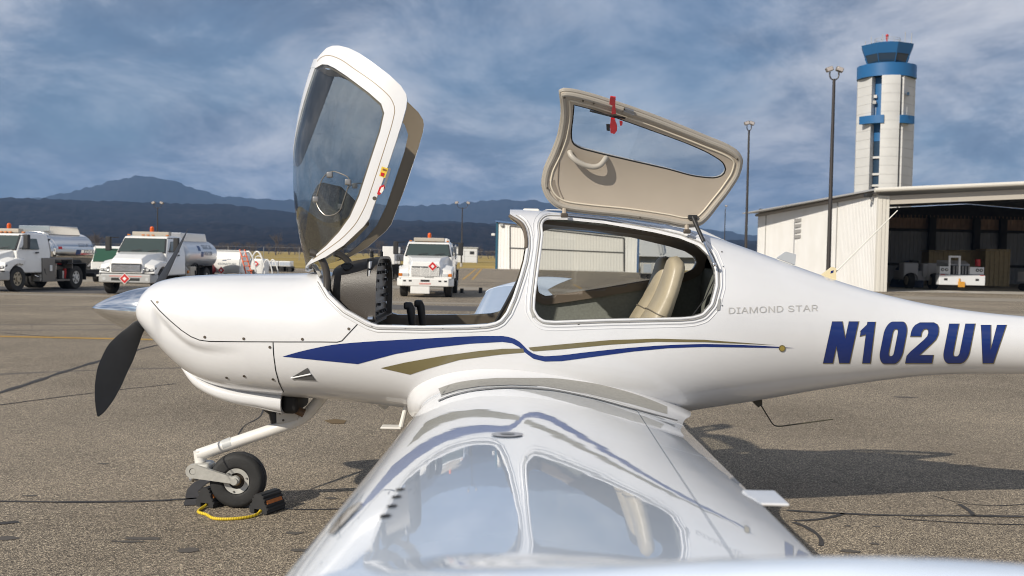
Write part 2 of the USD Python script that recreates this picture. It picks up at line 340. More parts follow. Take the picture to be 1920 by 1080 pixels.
gpoly([(-110, 30.4), (-9, 30.4), (-9, 35), (-110, 35)], .004, "asphalt_patch", DARKASP)
for dx in (0, .62):
    gpoly([(-3.35 + dx, D(69)), (-3.2 + dx, D(69)), (-4.15 + dx, D(124)), (-4.35 + dx, D(124))], .004, "yellow_line", YEL)
gpoly([tuple(atg(1076, 533)[:2]), tuple(atg(1092, 541)[:2]), tuple(atg(1088, 541.4)[:2]), tuple(atg(1074, 533.4)[:2])], .004, "yellow_line", YEL)
rc = np.random.default_rng(21)
def crack(pts, w, wob=.02, name="tar_crack"):
    P = spline([atg(a, b)[:2] for a, b in pts], 160) if len(pts) > 2 else np.linspace(atg(*pts[0])[:2], atg(*pts[1])[:2], 160)
    n = len(P); T = np.gradient(P, axis=0); T /= np.linalg.norm(T, axis=1, keepdims=True); N = np.c_[-T[:, 1], T[:, 0]]
    s = np.r_[0, np.cumsum(np.linalg.norm(np.diff(P, axis=0), axis=1))]; sd = int(rc.integers(1000))
    off = (meshkit.fbm(np.c_[s * 1.3, s * 0, s * 0], 4, sd) - .5) * wob * 2; ww = w * (.45 + 1.1 * meshkit.fbm(np.c_[s * 2.6, s * 0, s * 0], 3, sd + 5))
    C = P + N * off[:, None]; A, B = C + N * ww[:, None] / 2, C - N * ww[:, None] / 2
    G = np.stack([np.c_[A, np.full(n, .004)], np.c_[B, np.full(n, .004)]], 1); add(APRON, name, orient(grid_mesh(G), (0, 0, 1)), TAR, False)
crack([(-60, 752), (0, 736), (100, 704), (205, 672)], .085); crack([(205, 672), (262, 655), (330, 641), (420, 628)], .07)
crack([(-40, 941), (120, 942), (250, 941), (362, 936), (420, 930)], .036, .03); crack([(500, 953), (560, 956), (640, 954), (700, 948)], .022, .02)
crack([(0, 624), (60, 629), (100, 632)], .05); crack([(0, 760), (150, 740), (330, 720)], .03, .05)
crack([(420, 734), (455, 741), (480, 748), (497, 762), (492, 775), (486, 782), (462, 796), (449, 808), (444, 824)], .012, .03)
crack([(366, 948), (364, 930), (372, 912), (392, 900)], .075, .05)
crack([(640, 945), (690, 935), (740, 915)], .03, .05)
crack([(1475, 958), (1600, 965), (1760, 968), (1930, 970)], .042, .03); crack([(1485, 975), (1540, 972), (1580, 963)], .03, .05); crack([(1690, 974), (1800, 982), (1930, 986)], .018, .03)
crack([(1745, 930), (1800, 944), (1930, 946)], .014, .04); crack([(1800, 946), (1818, 958), (1828, 968)], .04, .02); crack([(1490, 980), (1530, 1000), (1538, 1024)], .035, .04)
crack([(-20, 983), (14, 981), (34, 979)], .045, .01)
STAIN = mat("oil_stain", (.085, .074, .062), rough=.8)
def blot(px, py, rx, ry, sd):
    c = atg(px, py); a = np.linspace(0, 2 * np.pi, 26, endpoint=False); k = .6 + .8 * meshkit.noise(np.c_[np.cos(a) * 1.6, np.sin(a) * 1.6, a * 0 + sd], sd)
    gpoly([(c[0] + rx * kk * math.cos(t), c[1] + ry * kk * math.sin(t)) for t, kk in zip(a, k)], .003, "oil_stain", STAIN)
for k, (a, b, rx, ry) in enumerate([(352, 1032, .06, .05), (15, 1010, .07, .04), (270, 1010, .10, .03), (552, 1000, .05, .03), (560, 1032, .05, .03), (240, 1016, .09, .02), (195, 870, .05, .03), (430, 892, .03, .02), (1590, 987, .02, .02), (1645, 988, .025, .02), (1590, 1034, .06, .03), (1640, 1020, .03, .03), (620, 935, .05, .03), (55, 930, .05, .02), (1700, 745, .16, .06)]): blot(a, b, rx, ry, k + 2)
gpoly([tuple(atg(a, b)[:2]) for a, b in [(607, 789), (628, 786), (650, 789), (645, 795), (622, 795)]], .004, "rust_stain", mat("rust_stain", (.13, .085, .035), rough=.9))

TYM = mat("tyre_mark", (.125, .108, .09), rough=.9, var=.3, vscale=1.5)
for (x0_, y0_, x1_, y1_, w_) in ((-22, 9, 3, 16.5, .22), (-22, 10.6, 3, 18.1, .22), (-30, 19, -4, 22, .25), (4, 20, 24, 15, .24), (-9, 4.6, -3.2, 7.4, .14)):
    P_ = np.linspace((x0_, y0_), (x1_, y1_), 60); t_ = np.linspace(0, 1, 60); P_[:, 1] += 1.2 * np.sin(t_ * 2.4); T_ = np.gradient(P_, axis=0); T_ /= np.linalg.norm(T_, axis=1, keepdims=True); N_ = np.c_[-T_[:, 1], T_[:, 0]] * (w_ * (.6 + .5 * meshkit.noise(np.c_[t_ * 14, t_ * 0, t_ * 0 + x0_], 3)))[:, None] / 2
    add(APRON, "tyre_mark", orient(grid_mesh(np.stack([np.c_[P_ + N_, np.full(60, .002)], np.c_[P_ - N_, np.full(60, .002)]], 1)), (0, 0, 1)), TYM, False)
# =================================================================== FUEL TRUCKS AND APRON VEHICLES
TWH = mat("white_truck_paint", (.76, .75, .72), rough=.35, coat=.6, coat_rough=.08, var=.06, vscale=2)
TGL = mat("dark_truck_glass", (.050, .066, .060), rough=.05, spec=.8)
TBL = mat("black_truck_frame", (.018, .018, .019), rough=.6)
TGR = mat("grey_truck_bumper", (.40, .40, .39), rough=.45, var=.08, vscale=4)
TCH = mat("truck_chrome", (.62, .62, .62), rough=.2, metal=1.0)
TSL = mat("satin_tank", (.60, .61, .62), rough=.28, metal=.75, var=.05, vscale=2)
TPO = mat("polished_tank", (.78, .77, .75), rough=.10, metal=1.0)
AMB = mat("amber_lens", (.55, .16, .015), rough=.25)
ORB = mat("orange_beacon_lens", (.65, .10, .01), rough=.3)
LAMP = mat("headlamp_lens", (.55, .56, .56), rough=.1, coat=1)
HZR = mat("hazard_red", (.55, .02, .02), rough=.4); HZW = mat("hazard_white", (.75, .74, .72), rough=.5)
DBLUE = mat("tank_logo_blue", (.012, .04, .12), rough=.4); LETG = mat("tank_letter_grey", (.16, .18, .21), rough=.5); GOLDRIM = mat("tan_wheel_rim", (.42, .36, .26), rough=.45, metal=.3); WRIM = mat("white_wheel_rim", (.62, .61, .58), rough=.45)
def hull(pts, r, n=10):
    s = manifold3d.Manifold.sphere(r, n); return manifold3d.Manifold.batch_hull([s.translate(tuple(map(float, p))) for p in pts])
def truck_wheel(T, c, R, W, rim, side):
    Wp = _free(T, "wheel"); UsdGeom.Xform.Define(stage, Wp); c = np.array(c, float)
    pr = np.array([(R * .56, -W / 2), (R * .94, -W / 2), (R, -W * .38), (R, W * .38), (R * .94, W / 2), (R * .56, W / 2), (R * .56, -W / 2)])
    t = revolve(pr, sections=32); t.apply_transform(trimesh.transformations.rotation_matrix(np.pi / 2, [1, 0, 0])); t.apply_translation(c); add(Wp, "tyre", t, RUBB)
    o = side * W * .5
    add(Wp, "rim", [cyl(c + (0, o * .1, 0), c + (0, o * .80, 0), R * .57, 24), cyl(c + (0, o * .7, 0), c + (0, o * 1.15, 0), R * .2, 12)], rim)
    add(Wp, "rim_hole", [cyl(c + (R * .38 * math.cos(a), o * .78, R * .38 * math.sin(a)), c + (R * .38 * math.cos(a), o * .83, R * .38 * math.sin(a)), R * .09, 8) for a in np.arange(6) * np.pi / 3], TBL)
RUBB = mat("truck_tyre", (.025, .024, .023), rough=.85)
def on_tank(x, z, cz, hw, hh, side, out, n=2.3):
    q = min(abs(z - cz) / hh, .999); return (x, side * (hw * (1 - q ** n) ** (1 / n) + out), z)
def tank_text(T, text, x0, h, z0, cz, hw, hh, side, mat_, name, bold=True, wide=1.0, parent=None):
    t = meshkit.text_mesh(text, h, .001, bold); v, f = t.vertices, t.faces[t.face_normals[:, 2] > .5]; used = np.unique(f); re = -np.ones(len(v), int); re[used] = np.arange(len(used)); v = v[used]; f = re[f]
    V = np.array([on_tank(x0 - side * 0 + (-side) * -1 * 0 + (p[0] * wide) * (-1 if side > 0 else 1), z0 + p[1], cz, hw, hh, side, .004) for p in v])
    add(parent or T, name, trimesh.Trimesh(V, f, process=False), mat_, False)
def diamond(T, c, r, axis, name="hazard_placard"):
    """red and white hazard diamond facing along axis 'x' (front) or 'y' (side)"""
    c = np.array(c, float); sg = 1
    def sq(rr, t, o, m_, nm, par):
        b = tbox(extents=(t, rr * 1.414, rr * 1.414)); b.apply_transform(trimesh.transformations.rotation_matrix(np.pi / 4, [1, 0, 0])); b.apply_translation((o, 0, 0))
        if axis == "y": b.apply_transform(trimesh.transformations.rotation_matrix(np.pi / 2, [0, 0, 1]))
        if axis == "-y": b.apply_transform(trimesh.transformations.rotation_matrix(-np.pi / 2, [0, 0, 1]))
        b.apply_translation(c); return add(par, nm, b, m_, False)
    P = sq(r, .012, 0, HZW, name, T); sq(r * .86, .012, .006, HZR, "placard_red", P); sq(r * .36, .012, .012, HZW, "placard_centre", P)
    for k in range(2): 
        b = bx(-.004, .004, -r * .5, r * .5, -.05 * r, .05 * r)
def conventional(T, kind, W=2.15, hood_z=1.50, roof_z=2.17, hl=1.55, cl=1.75, rim=None):
    """bonneted truck cab looking along +x, front bumper at x = 0"""
    w = W / 2; bz0, bz1 = .42, .74
    hood = hull([(-.10, s * w * .52, 1.02) for s in (-1, 1)] + [(-.06, s * w * .52, .80) for s in (-1, 1)] + [(-.16, s * w * .46, hood_z - .20) for s in (-1, 1)] + [(-.55, s * w * .50, hood_z - .06) for s in (-1, 1)] + [(-hl, s * w * .74, hood_z + .03) for s in (-1, 1)] + [(-hl, s * w * .74, .8) for s in (-1, 1)], .05)
    add(T, "hood", tm(hood), TWH, 40)
    for s in (-1, 1):
        fen = hull([(-.14, s * w * .60, .78), (-.14, s * w * .90, .78), (-.18, s * w * .62, 1.06), (-.22, s * w * .88, 1.02), (-.62, s * w * .66, 1.22), (-.62, s * w * .93, 1.14), (-1.15, s * w * .7, 1.22), (-1.15, s * w * .94, 1.14), (-hl, s * w * .7, 1.0), (-hl, s * w * .93, .95), (-hl, s * w * .9, .70)], .05)
        arch = man(tcyl(radius=.56, height=W * .9, sections=32, transform=trimesh.transformations.rotation_matrix(np.pi / 2, [1, 0, 0]))).translate((-.86, s * w, .46))
        add(T, "fender", tm(fen - arch), TWH, 40)
    cab = hull([(-hl + .02, s * w * .86, .72) for s in (-1, 1)] + [(-hl - cl, s * w * .90, .72) for s in (-1, 1)] + [(-hl + .04, s * w * .84, hood_z) for s in (-1, 1)] + [(-hl - cl, s * w * .88, hood_z) for s in (-1, 1)] + [(-hl - .42, s * w * .72, roof_z - .09) for s in (-1, 1)] + [(-hl - .8, s * w * .73, roof_z - .04) for s in (-1, 1)] + [(-hl - cl, s * w * .76, roof_z - .08) for s in (-1, 1)], .06)
    CAB = add(T, "cab", tm(cab), TWH, 35)
    # windscreen: slab lying on the sloped face, black surround a little larger
    def slope(u): return np.array([-hl + .10 - .46 * u, 0, hood_z + .02 + (roof_z - .12 - hood_z) * u])
    a, b = slope(.06), slope(.93); nrm = np.array([b[2] - a[2], 0, a[0] - b[0]]); nrm /= np.linalg.norm(nrm)
    def screen(e, t0, t1, mm, nm, par):
        pts = []
        for p, ww in ((a + (a - b) * e * .5, w * .80 + e * .5), (b + (b - a) * e * .5, w * .70 + e * .5)):
            for s in (-1, 1):
                for t in (t0, t1): pts.append(p + nrm * t + np.array([0, s * ww, 0]))
        return add(par, nm, tm(hull(pts, .012, 6)), mm, 35)
    SG = screen(.06, -.03, .028, TBL, "windscreen_seal", CAB); screen(-.02, .0, .042, TGL, "windscreen", CAB)
    add(CAB, "seat_glimpse", [screen(-.28, .03, .0435, mat("pale_glass_reflection_seat", (.085, .10, .095), rough=.2), "windscreen_lower_tint", CAB)][:0] or tube([(-hl - .30, -.3, hood_z + .15), (-hl - .36, -.3, hood_z + .4)], .001, 3), TBL) if False else None
    for s in (-.35, .25): add(CAB, "wiper", cyl(a + nrm * .06 + (0, s * w, 0.02), a + nrm * .06 + (.0, (s + .35) * w, .08), .012, 6), TBL)
    for s in (-1, 1):
        g = hull([(-hl - .18, s * (w * .86 + .045), hood_z + .10), (-hl - 1.10, s * (w * .885 + .045), hood_z + .10), (-hl - 1.10, s * (w * .80 + .03), roof_z - .22), (-hl - .52, s * (w * .79 + .03), roof_z - .22)], .02, 6)
        add(CAB, "side_window", tm(g), TGL, 35)
        dr = LineString([(-hl - .10, .78), (-hl - .10, hood_z + .05), (-hl - .5, roof_z - .14), (-hl - 1.16, roof_z - .14), (-hl - 1.2, .78)]).buffer(.009)
        add(CAB, "door_handle", rbox(-hl - 1.05, -hl - .86, s * (w * .90 + .05), s * (w * .90 + .085), hood_z - .06, hood_z - .01, .01), TBL)
        mx = -hl + .02
        M_ = add(T, "mirror", rbox(mx - .10, mx + .06, s * (w + .10), s * (w + .30), hood_z + .10, hood_z + .62, .03), TBL)
        add(M_, "mirror_bracket", [cyl((mx - .1, s * w * .84, hood_z + .60), (mx, s * (w + .2), hood_z + .58), .016, 6), cyl((mx - .1, s * w * .86, hood_z + .12), (mx, s * (w + .2), hood_z + .14), .016, 6)], TBL)
    # front: grille, lamps, bumper
    GR = add(T, "grille", rbox(-.10, .005, -w * .50, w * .50, .80, hood_z - .34, .03), TBL)
    n = 7 if kind != "old" else 9
    for k in range(n): z = .835 + (hood_z - .41 - .835) * k / (n - 1); add(GR, "grille_bar", rbox(-.05, .022, -w * .47, w * .47, z - .014, z + .014, .008, 6), TCH if kind != "old" else TWH)
    for k in range(4): y = -w * .48 + w * .96 * k / 3; add(GR, "grille_post", bx(-.05, .018, y - .012, y + .012, .82, hood_z - .36), TCH if kind != "old" else TWH)
    if kind == "old":
        add(T, "headlamp_plate", [rbox(-.12, .0, -w * .93, w * .93, .72, .80, .02)], TWH)
    for s in (-1, 1):
        if kind == "old":
            L = add(T, "headlamp", rbox(-.14, -.03, s * w * .58, s * w * .80, .80, .92, .02), LAMP); add(L, "indicator", rbox(-.16, -.04, s * w * .81, s * w * .94, .80, .92, .02), AMB)
        else:
            L = add(T, "headlamp", tm(hull([(-.09, s * w * .60, .84), (-.13, s * w * .88, .84), (-.22, s * w * .93, .96), (-.17, s * w * .66, 1.0), (-.12, s * w * .60, .93)], .035)), mat("dark_headlamp", (.10, .10, .10), rough=.08, coat=1))
            add(L, "headlamp_bulb", [cyl((-.12, s * w * .70, .90), (-.06, s * w * .70, .90), .055, 12), cyl((-.15, s * w * .84, .91), (-.085, s * w * .84, .90), .05, 12)], LAMP)
    BM = add(T, "bumper", tm(hull([(-.02, s * w * .80, z) for s in (-1, 1) for z in (bz0 + .05, bz1 - .05)] + [(-.26, s * w * .96, z) for s in (-1, 1) for z in (bz0 + .05, bz1 - .05)], .05)), TGR if kind != "old" else TWH, 35)
    if kind == "old":
        for y in (-.72, -.52, .52, .72): add(BM, "bumper_slot", bx(.0, .034, y * w - .055, y * w + .055, .60, .66), TBL)
        add(BM, "bumper_badge", bx(.0, .036, -.17, .17, .60, .68), TBL); add(BM, "red_number_plate", bx(.0, .038, -.22, .22, .50, .56), mat("plate_pale_red", (.62, .30, .27), rough=.5))
        add(T, "white_front_box", rbox(-.12, .02, -.56, .18, .14, .42, .02), TWH); add(BM, "dark_gap", bx(-.25, -.02, -w * .9, w * .9, bz1, bz1 + .03), TBL); add(T, "maker_bar", bx(-.03, .005, -.02, .33, .755, .775), TBL)
    else:
        add(BM, "bumper_opening", bx(.0, .034, -w * .48, w * .48, .50, .60), TBL)
        for s in (-1, 1): 
            add(BM, "fog_lamp", cyl((.0, s * w * .72, .56), (.036, s * w * .72, .56), .06, 14), LAMP)
            add(BM, "red_marking", [bx(.0, .034, s * w * .30 - .26, s * w * .30 + .26, .645, .675)], mat("faded_red", (.60, .22, .19), rough=.5))
        add(BM, "dark_gap", bx(-.3, -.02, -w * .93, w * .93, bz1, bz1 + .03), TBL)
    for k in (-.62, -.16, 0, .16, .62): add(CAB, "marker_lamp", rbox(-hl - .62, -hl - .52, k * w * 1.1 - .05, k * w * 1.1 + .05, roof_z + .005, roof_z + .05, .012), AMB)
    R = .46
    for s in (-1, 1): truck_wheel(T, (-.86, s * w * .80, R), R, .27, rim or GOLDRIM, s)
    add(T, "chassis", [bx(-7.0, -.3, s * .42 - .06, s * .42 + .06, .52, .74) for s in (-1, 1)] + [bx(-1.0, -.72, -w * .8, w * .8, .38, .52)], TBL)
    return CAB
def tanker(T, x0, x1, hw, cz, hh, m_, rim, rear_x, W=2.15, top_box=True):
    a = np.linspace(0, 2 * np.pi, 64, endpoint=False); c, s = np.cos(a), np.sin(a); G = []
    L = x0 - x1
    for u in np.r_[np.linspace(0, .08, 8), np.linspace(.1, .9, 8), np.linspace(.92, 1, 8)]:
        e = min(u, 1 - u); k = math.sqrt(max(1 - ((.08 - e) / .08) ** 2, .02)) if e < .08 else 1; k = .72 + .28 * k if e > 1e-9 else .70
        G.append(np.stack([np.full(64, x0 - L * u), hw * k * np.sign(c) * np.abs(c) ** .87, cz + hh * k * np.sign(s) * np.abs(s) ** .87], 1))
    TK = add(T, "tank", loft(np.array(G)), m_, 40)
    if top_box:
        tb = cz + hh - .10
        add(TK, "catwalk", tm(hull([(x0 - .35, s * hw * .62, z) for s in (-1, 1) for z in (tb, tb + .30)] + [(x1 + .55, s * hw * .62, tb) for s in (-1, 1)] + [(x1 + .75, s * hw * .62, tb + .30) for s in (-1, 1)], .02, 6) - manifold3d.Manifold.cube((L * .72, hw * 1.1, .4), True).translate(((x0 + x1) / 2, 0, tb + .36))), m_, 30)
        for k in range(3): add(TK, "manhole", cyl((x0 - L * (.25 + .25 * k), 0, tb), (x0 - L * (.25 + .25 * k), 0, tb + .32), .2, 16), TGR)
    for s in (-1, 1):
        truck_wheel(T, (rear_x, s * (W / 2 - .16), .46), .46, .28, rim, s); truck_wheel(T, (rear_x, s * (W / 2 - .47), .46), .46, .26, TBL, s)
    for s in (-1, 1): add(T, "mudguard", [rbox(rear_x - .62, rear_x + .62, s * W * .30, s * W / 2, .98, 1.02, .015), rbox(rear_x - .64, rear_x - .60, s * W * .30, s * W / 2, .35, 1.02, .01)], TBL)
    add(T, "rear_bumper", rbox(x1 - .1, x1 + .05, -W * .46, W * .46, .45, .60, .02), TBL)
    return TK
def light_box(T, x, z, w=.55, beacon=True):
    B = add(T, "roof_light_box", rbox(x - .15, x + .15, -w, w, z, z + .15, .03), mat("tan_roof_box", (.40, .36, .30), rough=.6))
    add(T, "beacon", [cyl((x, 0, z + .14), (x, 0, z + .28), .075, 14), icosphere(subdivisions=2, radius=.075).apply_translation((x, 0, z + .28))], ORB)
def clutter(T, x0, x1, hw, z, seed, side=1):
    r = np.random.default_rng(seed)
    for k in range(7):
        x = r.uniform(x1, x0); zz = z + r.uniform(-.15, .15)
        if k % 3 == 0: add(T, "valve_body", cyl((x, side * .62, zz), (x, side * .95, zz), r.uniform(.06, .12), 12), TGR if k else GOLDRIM)
        elif k % 3 == 1: add(T, "pipe", tube(spline([(x, side * .9, .5), (x + .1, side * .95, zz), (x + .5, side * .9, zz + .08)], 10), .028, 6), TCH if r.random() < .5 else TBL)
        else: add(T, "side_box", rbox(x - .16, x + .16, side * .7, side * 1.0, zz - .14, zz + .12, .02), mat("side_box_paint", (.36, .34, .30), rough=.5))
    add(T, "hose", tube(np.array([(x1 + .3 + .28 * math.cos(a), side * (.85 + .015 * a), .82 + .28 * math.sin(a)) for a in np.linspace(0, 4 * np.pi, 50)]), .03, 6), TBL)
    L = [tube([(x1 - .06, s * .2 + .35, .6), (x1 - .06, s * .2 + .35, 2.0)], .02, 6) for s in (-1, 1)] + [cyl((x1 - .06, .15, zz), (x1 - .06, .55, zz), .015, 6) for zz in np.arange(.7, 2.0, .25)]
    add(T, "rear_ladder", L, TGR)
GRP = "white fuel trucks parked in a row facing the aircraft"
# truck by the open cabin
q = atg(800, 556); TA = thing("fuel_truck", "white older fuel truck facing the viewer, framed by the open cabin", "fuel truck", (q[0], q[1] - .86, 0), -89.0, GRP)
conventional(TA, "old", W=2.18, hood_z=1.53, roof_z=2.16); TKA = tanker(TA, -3.5, -6.6, 1.02, 1.45, .66, TWH, WRIM, -5.1); light_box(TA, -2.2, 2.17, .62); diamond(TA, (.03, .28, 1.20), .20, "x")
add(TA, "pump_cabinet", rbox(-4.4, -3.4, .62, 1.04, .55, 1.25, .03), TBL); add(TA, "ladder_rack", [tube([(-3.5, .7, 1.2), (-3.5, 1.0, 2.0), (-3.9, 1.0, 2.05)], .025, 8), rbox(-3.55, -3.45, .75, 1.05, 1.5, 2.0, .02)], TGR)
clutter(TA, -3.5, -4.4, 1.0, .75, 8)
add(TA, "hood_mirror", [cyl((-.5, -.95, 1.15), (-.4, -1.05, 1.55), .012, 6)], TBL)
# truck behind the propeller
q = atg(250, 551); TB = thing("fuel_truck", "white fuel truck with round silver tank behind the upright propeller blade", "fuel truck", (q[0] + .04, q[1] - .86, 0), -91.0, GRP)
conventional(TB, "new", W=2.12, hood_z=1.45, roof_z=2.13); TKB = tanker(TB, -3.5, -7.6, 1.02, 1.42, .66, TSL, WRIM, -5.9); light_box(TB, -2.5, 2.14, .7); diamond(TB, (.05, -.02, .575), .20, "x")
def logo(T, TK, x, cz, hw, hh, scale=1.0):
    for (dx, dz) in ((0, .10), (-.26, -.14)):
        pts = [(x + dx - .0 + a_ * scale, cz + .18 + dz + b_ * scale) for a_, b_ in ((.02, .10), (-.30, .10), (-.22, -.10), (.10, -.10))]
        v, f = tri2d(Polygon([(-p[0], p[1]) for p in pts]), .08); add(TK, "logo_mark", trimesh.Trimesh(np.array([on_tank(-p[0], p[1], cz, hw, hh, 1, .004) for p in v]), f, process=False), DBLUE, False)
logo(TB, TKB, -5.0, 1.42, 1.02, .66)
clutter(TB, -3.6, -5.0, 1.0, .78, 4)
tank_text(TB, "SIGNATURE", -5.6, .15, 1.68, 1.42, 1.02, .66, 1, LETG, "tank_lettering", parent=TKB); tank_text(TB, "AVIATION", -5.6, .15, 1.42, 1.42, 1.02, .66, 1, LETG, "tank_lettering", parent=TKB)
add(TB, "pump_cabinet", [rbox(-4.6, -3.9, .7, 1.02, .6, .98, .03)], mat("tan_pump", (.45, .40, .32), rough=.5)); add(TB, "amber_side_lamp", rbox(-3.7, -3.55, .9, 1.05, .72, .84, .02), AMB)
# polished tanker at the left edge
q = atg(28, 546.5); TC = thing("fuel_truck", "fuel truck with long polished metal tank and open side cabinet, half cut off", "fuel truck", (0, 0, 0), -100.0, GRP)
ca, sa = math.cos(math.radians(-100)), math.sin(math.radians(-100)); lx, ly = -.86, .86
stage.GetPrimAtPath(TC).GetAttribute("xformOp:translate").Set(Gf.Vec3d(q[0] - (ca * lx - sa * ly), q[1] - (sa * lx + ca * ly), 0))
conventional(TC, "new", W=2.12, hood_z=1.45, roof_z=2.13, hl=.95); TKC = tanker(TC, -2.85, -5.75, 1.03, 1.47, .76, TPO, WRIM, -4.35); light_box(TC, -1.7, 2.14, .5)
logo(TC, TKC, -4.15, 1.42, 1.03, .74); tank_text(TC, "SIGNATURE", -4.55, .15, 1.66, 1.47, 1.03, .74, 1, LETG, "tank_lettering", parent=TKC); tank_text(TC, "AVIATION", -4.85, .13, 1.40, 1.47, 1.03, .74, 1, LETG, "tank_lettering", parent=TKC)
for (z0, z1, m_, nm) in ((1.56, 1.78, HZW, "fuel_placard"), (1.56, 1.66, HZR, "fuel_placard_red")):
    v, f = tri2d(sbox(-3.45, z0, -3.2, z1), .1); add(TKC, nm, trimesh.Trimesh(np.array([on_tank(p[0], p[1], 1.45, 1.03, .74, 1, .004 if m_ is HZW else .007) for p in v]), f, process=False), m_, False)
CBN = mat("grey_brown_cabinet", (.20, .185, .165), rough=.45, metal=.3)
cbx = man(rbox(-4.12, -2.2, .55, 1.05, .32, 1.22, .02)) - man(bx(-4.06, -2.95, .70, 1.2, .40, 1.16))
PCB = add(TC, "pump_cabinet", tm(cbx), CBN, 30)
for k, (x, r_, h, m_) in enumerate([(-3.05, .03, .6, TCH), (-3.2, .05, .5, TCH), (-3.32, .025, .7, TCH), (-3.55, .11, .34, TBL), (-3.75, .06, .3, TSL), (-3.9, .06, .38, RED_ := mat("extinguisher_red", (.45, .02, .02), rough=.35))]):
    add(PCB, "red_extinguisher" if k == 5 else "pump_pipe", [cyl((x, .84, .42), (x, .84, .42 + h), r_, 12)], m_)
clutter(TC, -2.0, -2.9, 1.0, .6, 12)
add(TC, "white_valve_box", rbox(-2.75, -2.6, 1.05, 1.09, .72, .95, .02), TWH)
add(TC, "air_cleaner", [cyl((-3.0, .62, 1.0), (-3.0, .62, 1.95), .22, 20)], TBL)
# small cab-over truck peeping out behind
q = at(203, 500, D(49)); TD = thing("cabover_truck", "small white cab-over truck half hidden behind the second fuel truck", "truck", (q[0], q[1], 0), -80.0)
cb = hull([(0, s * .72, .45) for s in (-1, 1)] + [(-.02, s * .72, 1.0) for s in (-1, 1)] + [(-.28, s * .66, 1.66) for s in (-1, 1)] + [(-1.4, s * .7, 1.66) for s in (-1, 1)] + [(-1.4, s * .74, .45) for s in (-1, 1)], .06)
C_ = add(TD, "cab", tm(cb), TWH, 40); add(C_, "windscreen", tm(hull([(.035, s * .66, 1.0) for s in (-1, 1)] + [(-.20, s * .60, 1.58) for s in (-1, 1)], .03)), mat("green_glass", (.04, .10, .065), rough=.08)); add(C_, "bumper", rbox(-.02, .12, -.78, .78, .28, .46, .03), TWH)
for s in (-1, 1): truck_wheel(TD, (-.7, s * .68, .34), .34, .22, WRIM, s); add(C_, "mirror", rbox(-.05, .05, s * .86, s * .98, 1.1, 1.45, .02), TBL); add(C_, "headlamp", rbox(.02, .075, s * .5, s * .7, .56, .68, .02), LAMP)
add(TD, "flat_bed", rbox(-3.6, -1.5, -.75, .75, .55, .75, .02), TGR)
for s in (-1, 1): truck_wheel(TD, (-2.9, s * .66, .34), .34, .24, WRIM, s)
# white avgas trailer with lettering, ladder leaning on it
q = at(436, 500, D(46)); TE = thing("fuel_trailer", "small white fuel tank trailer with red hose reel, beside the orange ladder", "fuel trailer", (q[0], q[1], 0), -12.0)
G = []
a = np.linspace(0, 2 * np.pi, 48, endpoint=False); c_, s_ = np.cos(a), np.sin(a)
for x, k in ((-.95, .7), (-.93, .9), (-.88, 1), (.58, 1), (.63, .9), (.65, .7)): G.append(np.stack([np.full(48, x), .52 * k * np.sign(c_) * np.abs(c_) ** .8, 1.12 + .50 * k * np.sign(s_) * np.abs(s_) ** .8], 1))
TKE = add(TE, "tank", loft(np.array(G)), TWH, 40); add(TE, "walkway", rbox(-.8, .5, -.25, .25, 1.60, 1.66, .02), TGR)
def small_text(t_, x0, z0, h, wide=1.0): tank_text(TE, t_, x0, h, z0, 1.12, .52, .50, -1, LETG, "tank_lettering", parent=TKE, wide=wide)
small_text("SIGNATURE", -.45, 1.00, .085, 1.3); small_text("AVIATION", -.40, .88, .08, 1.2); small_text("JET A  1,000 GAL", -.62, 1.36, .07, 1.15)
for dx, dz in ((0, 0), (.22, .06)): v, f = tri2d(Polygon([(-.25 + dx, 1.18 + dz), (-.05 + dx, 1.18 + dz), (0 + dx, 1.225 + dz), (-.18 + dx, 1.225 + dz)]), .1); add(TKE, "logo_mark", trimesh.Trimesh(np.array([on_tank(p[0], p[1], 1.12, .52, .5, -1, .004) for p in v]), f, process=False), DBLUE, False)
add(TE, "hose_reel", [cyl((-.85, -.70, .82), (-.85, -.35, .82), .27, 24)], mat("dark_red_reel", (.28, .03, .04), rough=.5)); diamond(TE, (-.25, -.56, .76), .17, "-y")
add(TE, "frame", [rbox(-1.1, 1.1, -.5, .5, .45, .58, .03)] + [tube(spline([(.75, y, .6), (.8, y, 1.5), (.95, y, 1.62), (1.1, y, 1.5), (1.12, y, .6)], 20), .035, 8) for y in (-.45, .45)], TWH)
for x in (-.6, .5):
    for s in (-1, 1): truck_wheel(TE, (x, s * .5, .3), .3, .2, WRIM, s)
a_, b_ = at(454, 468, D(44.6)), at(473, 521, D(44.2)); LD = thing("orange_ladder", "bright orange step ladder leaning on the white fuel trailer", "ladder", tuple(b_))
u = a_ - b_; ORL = mat("orange_fibreglass", (.62, .10, .02), rough=.45)
for s in (-.13, .13): add(LD, "stile", tube([np.array([s, 0, -.35]) , u + (s * .8, 0, 0)], .032, 6), ORL)
for k in range(6): p = u * (k + .5) / 6; add(LD, "rung", rbox(p[0] - .13, p[0] + .13, p[1] - .03, p[1] + .03, p[2] - .018, p[2] + .018, .01), ORL if k < 5 else HZW)
q = at(487, 505, D(48)); TF = thing("fuel_cart", "little white tank cart with a hazard diamond and tall hand rail", "cart", (q[0], q[1], 0), -8.0)
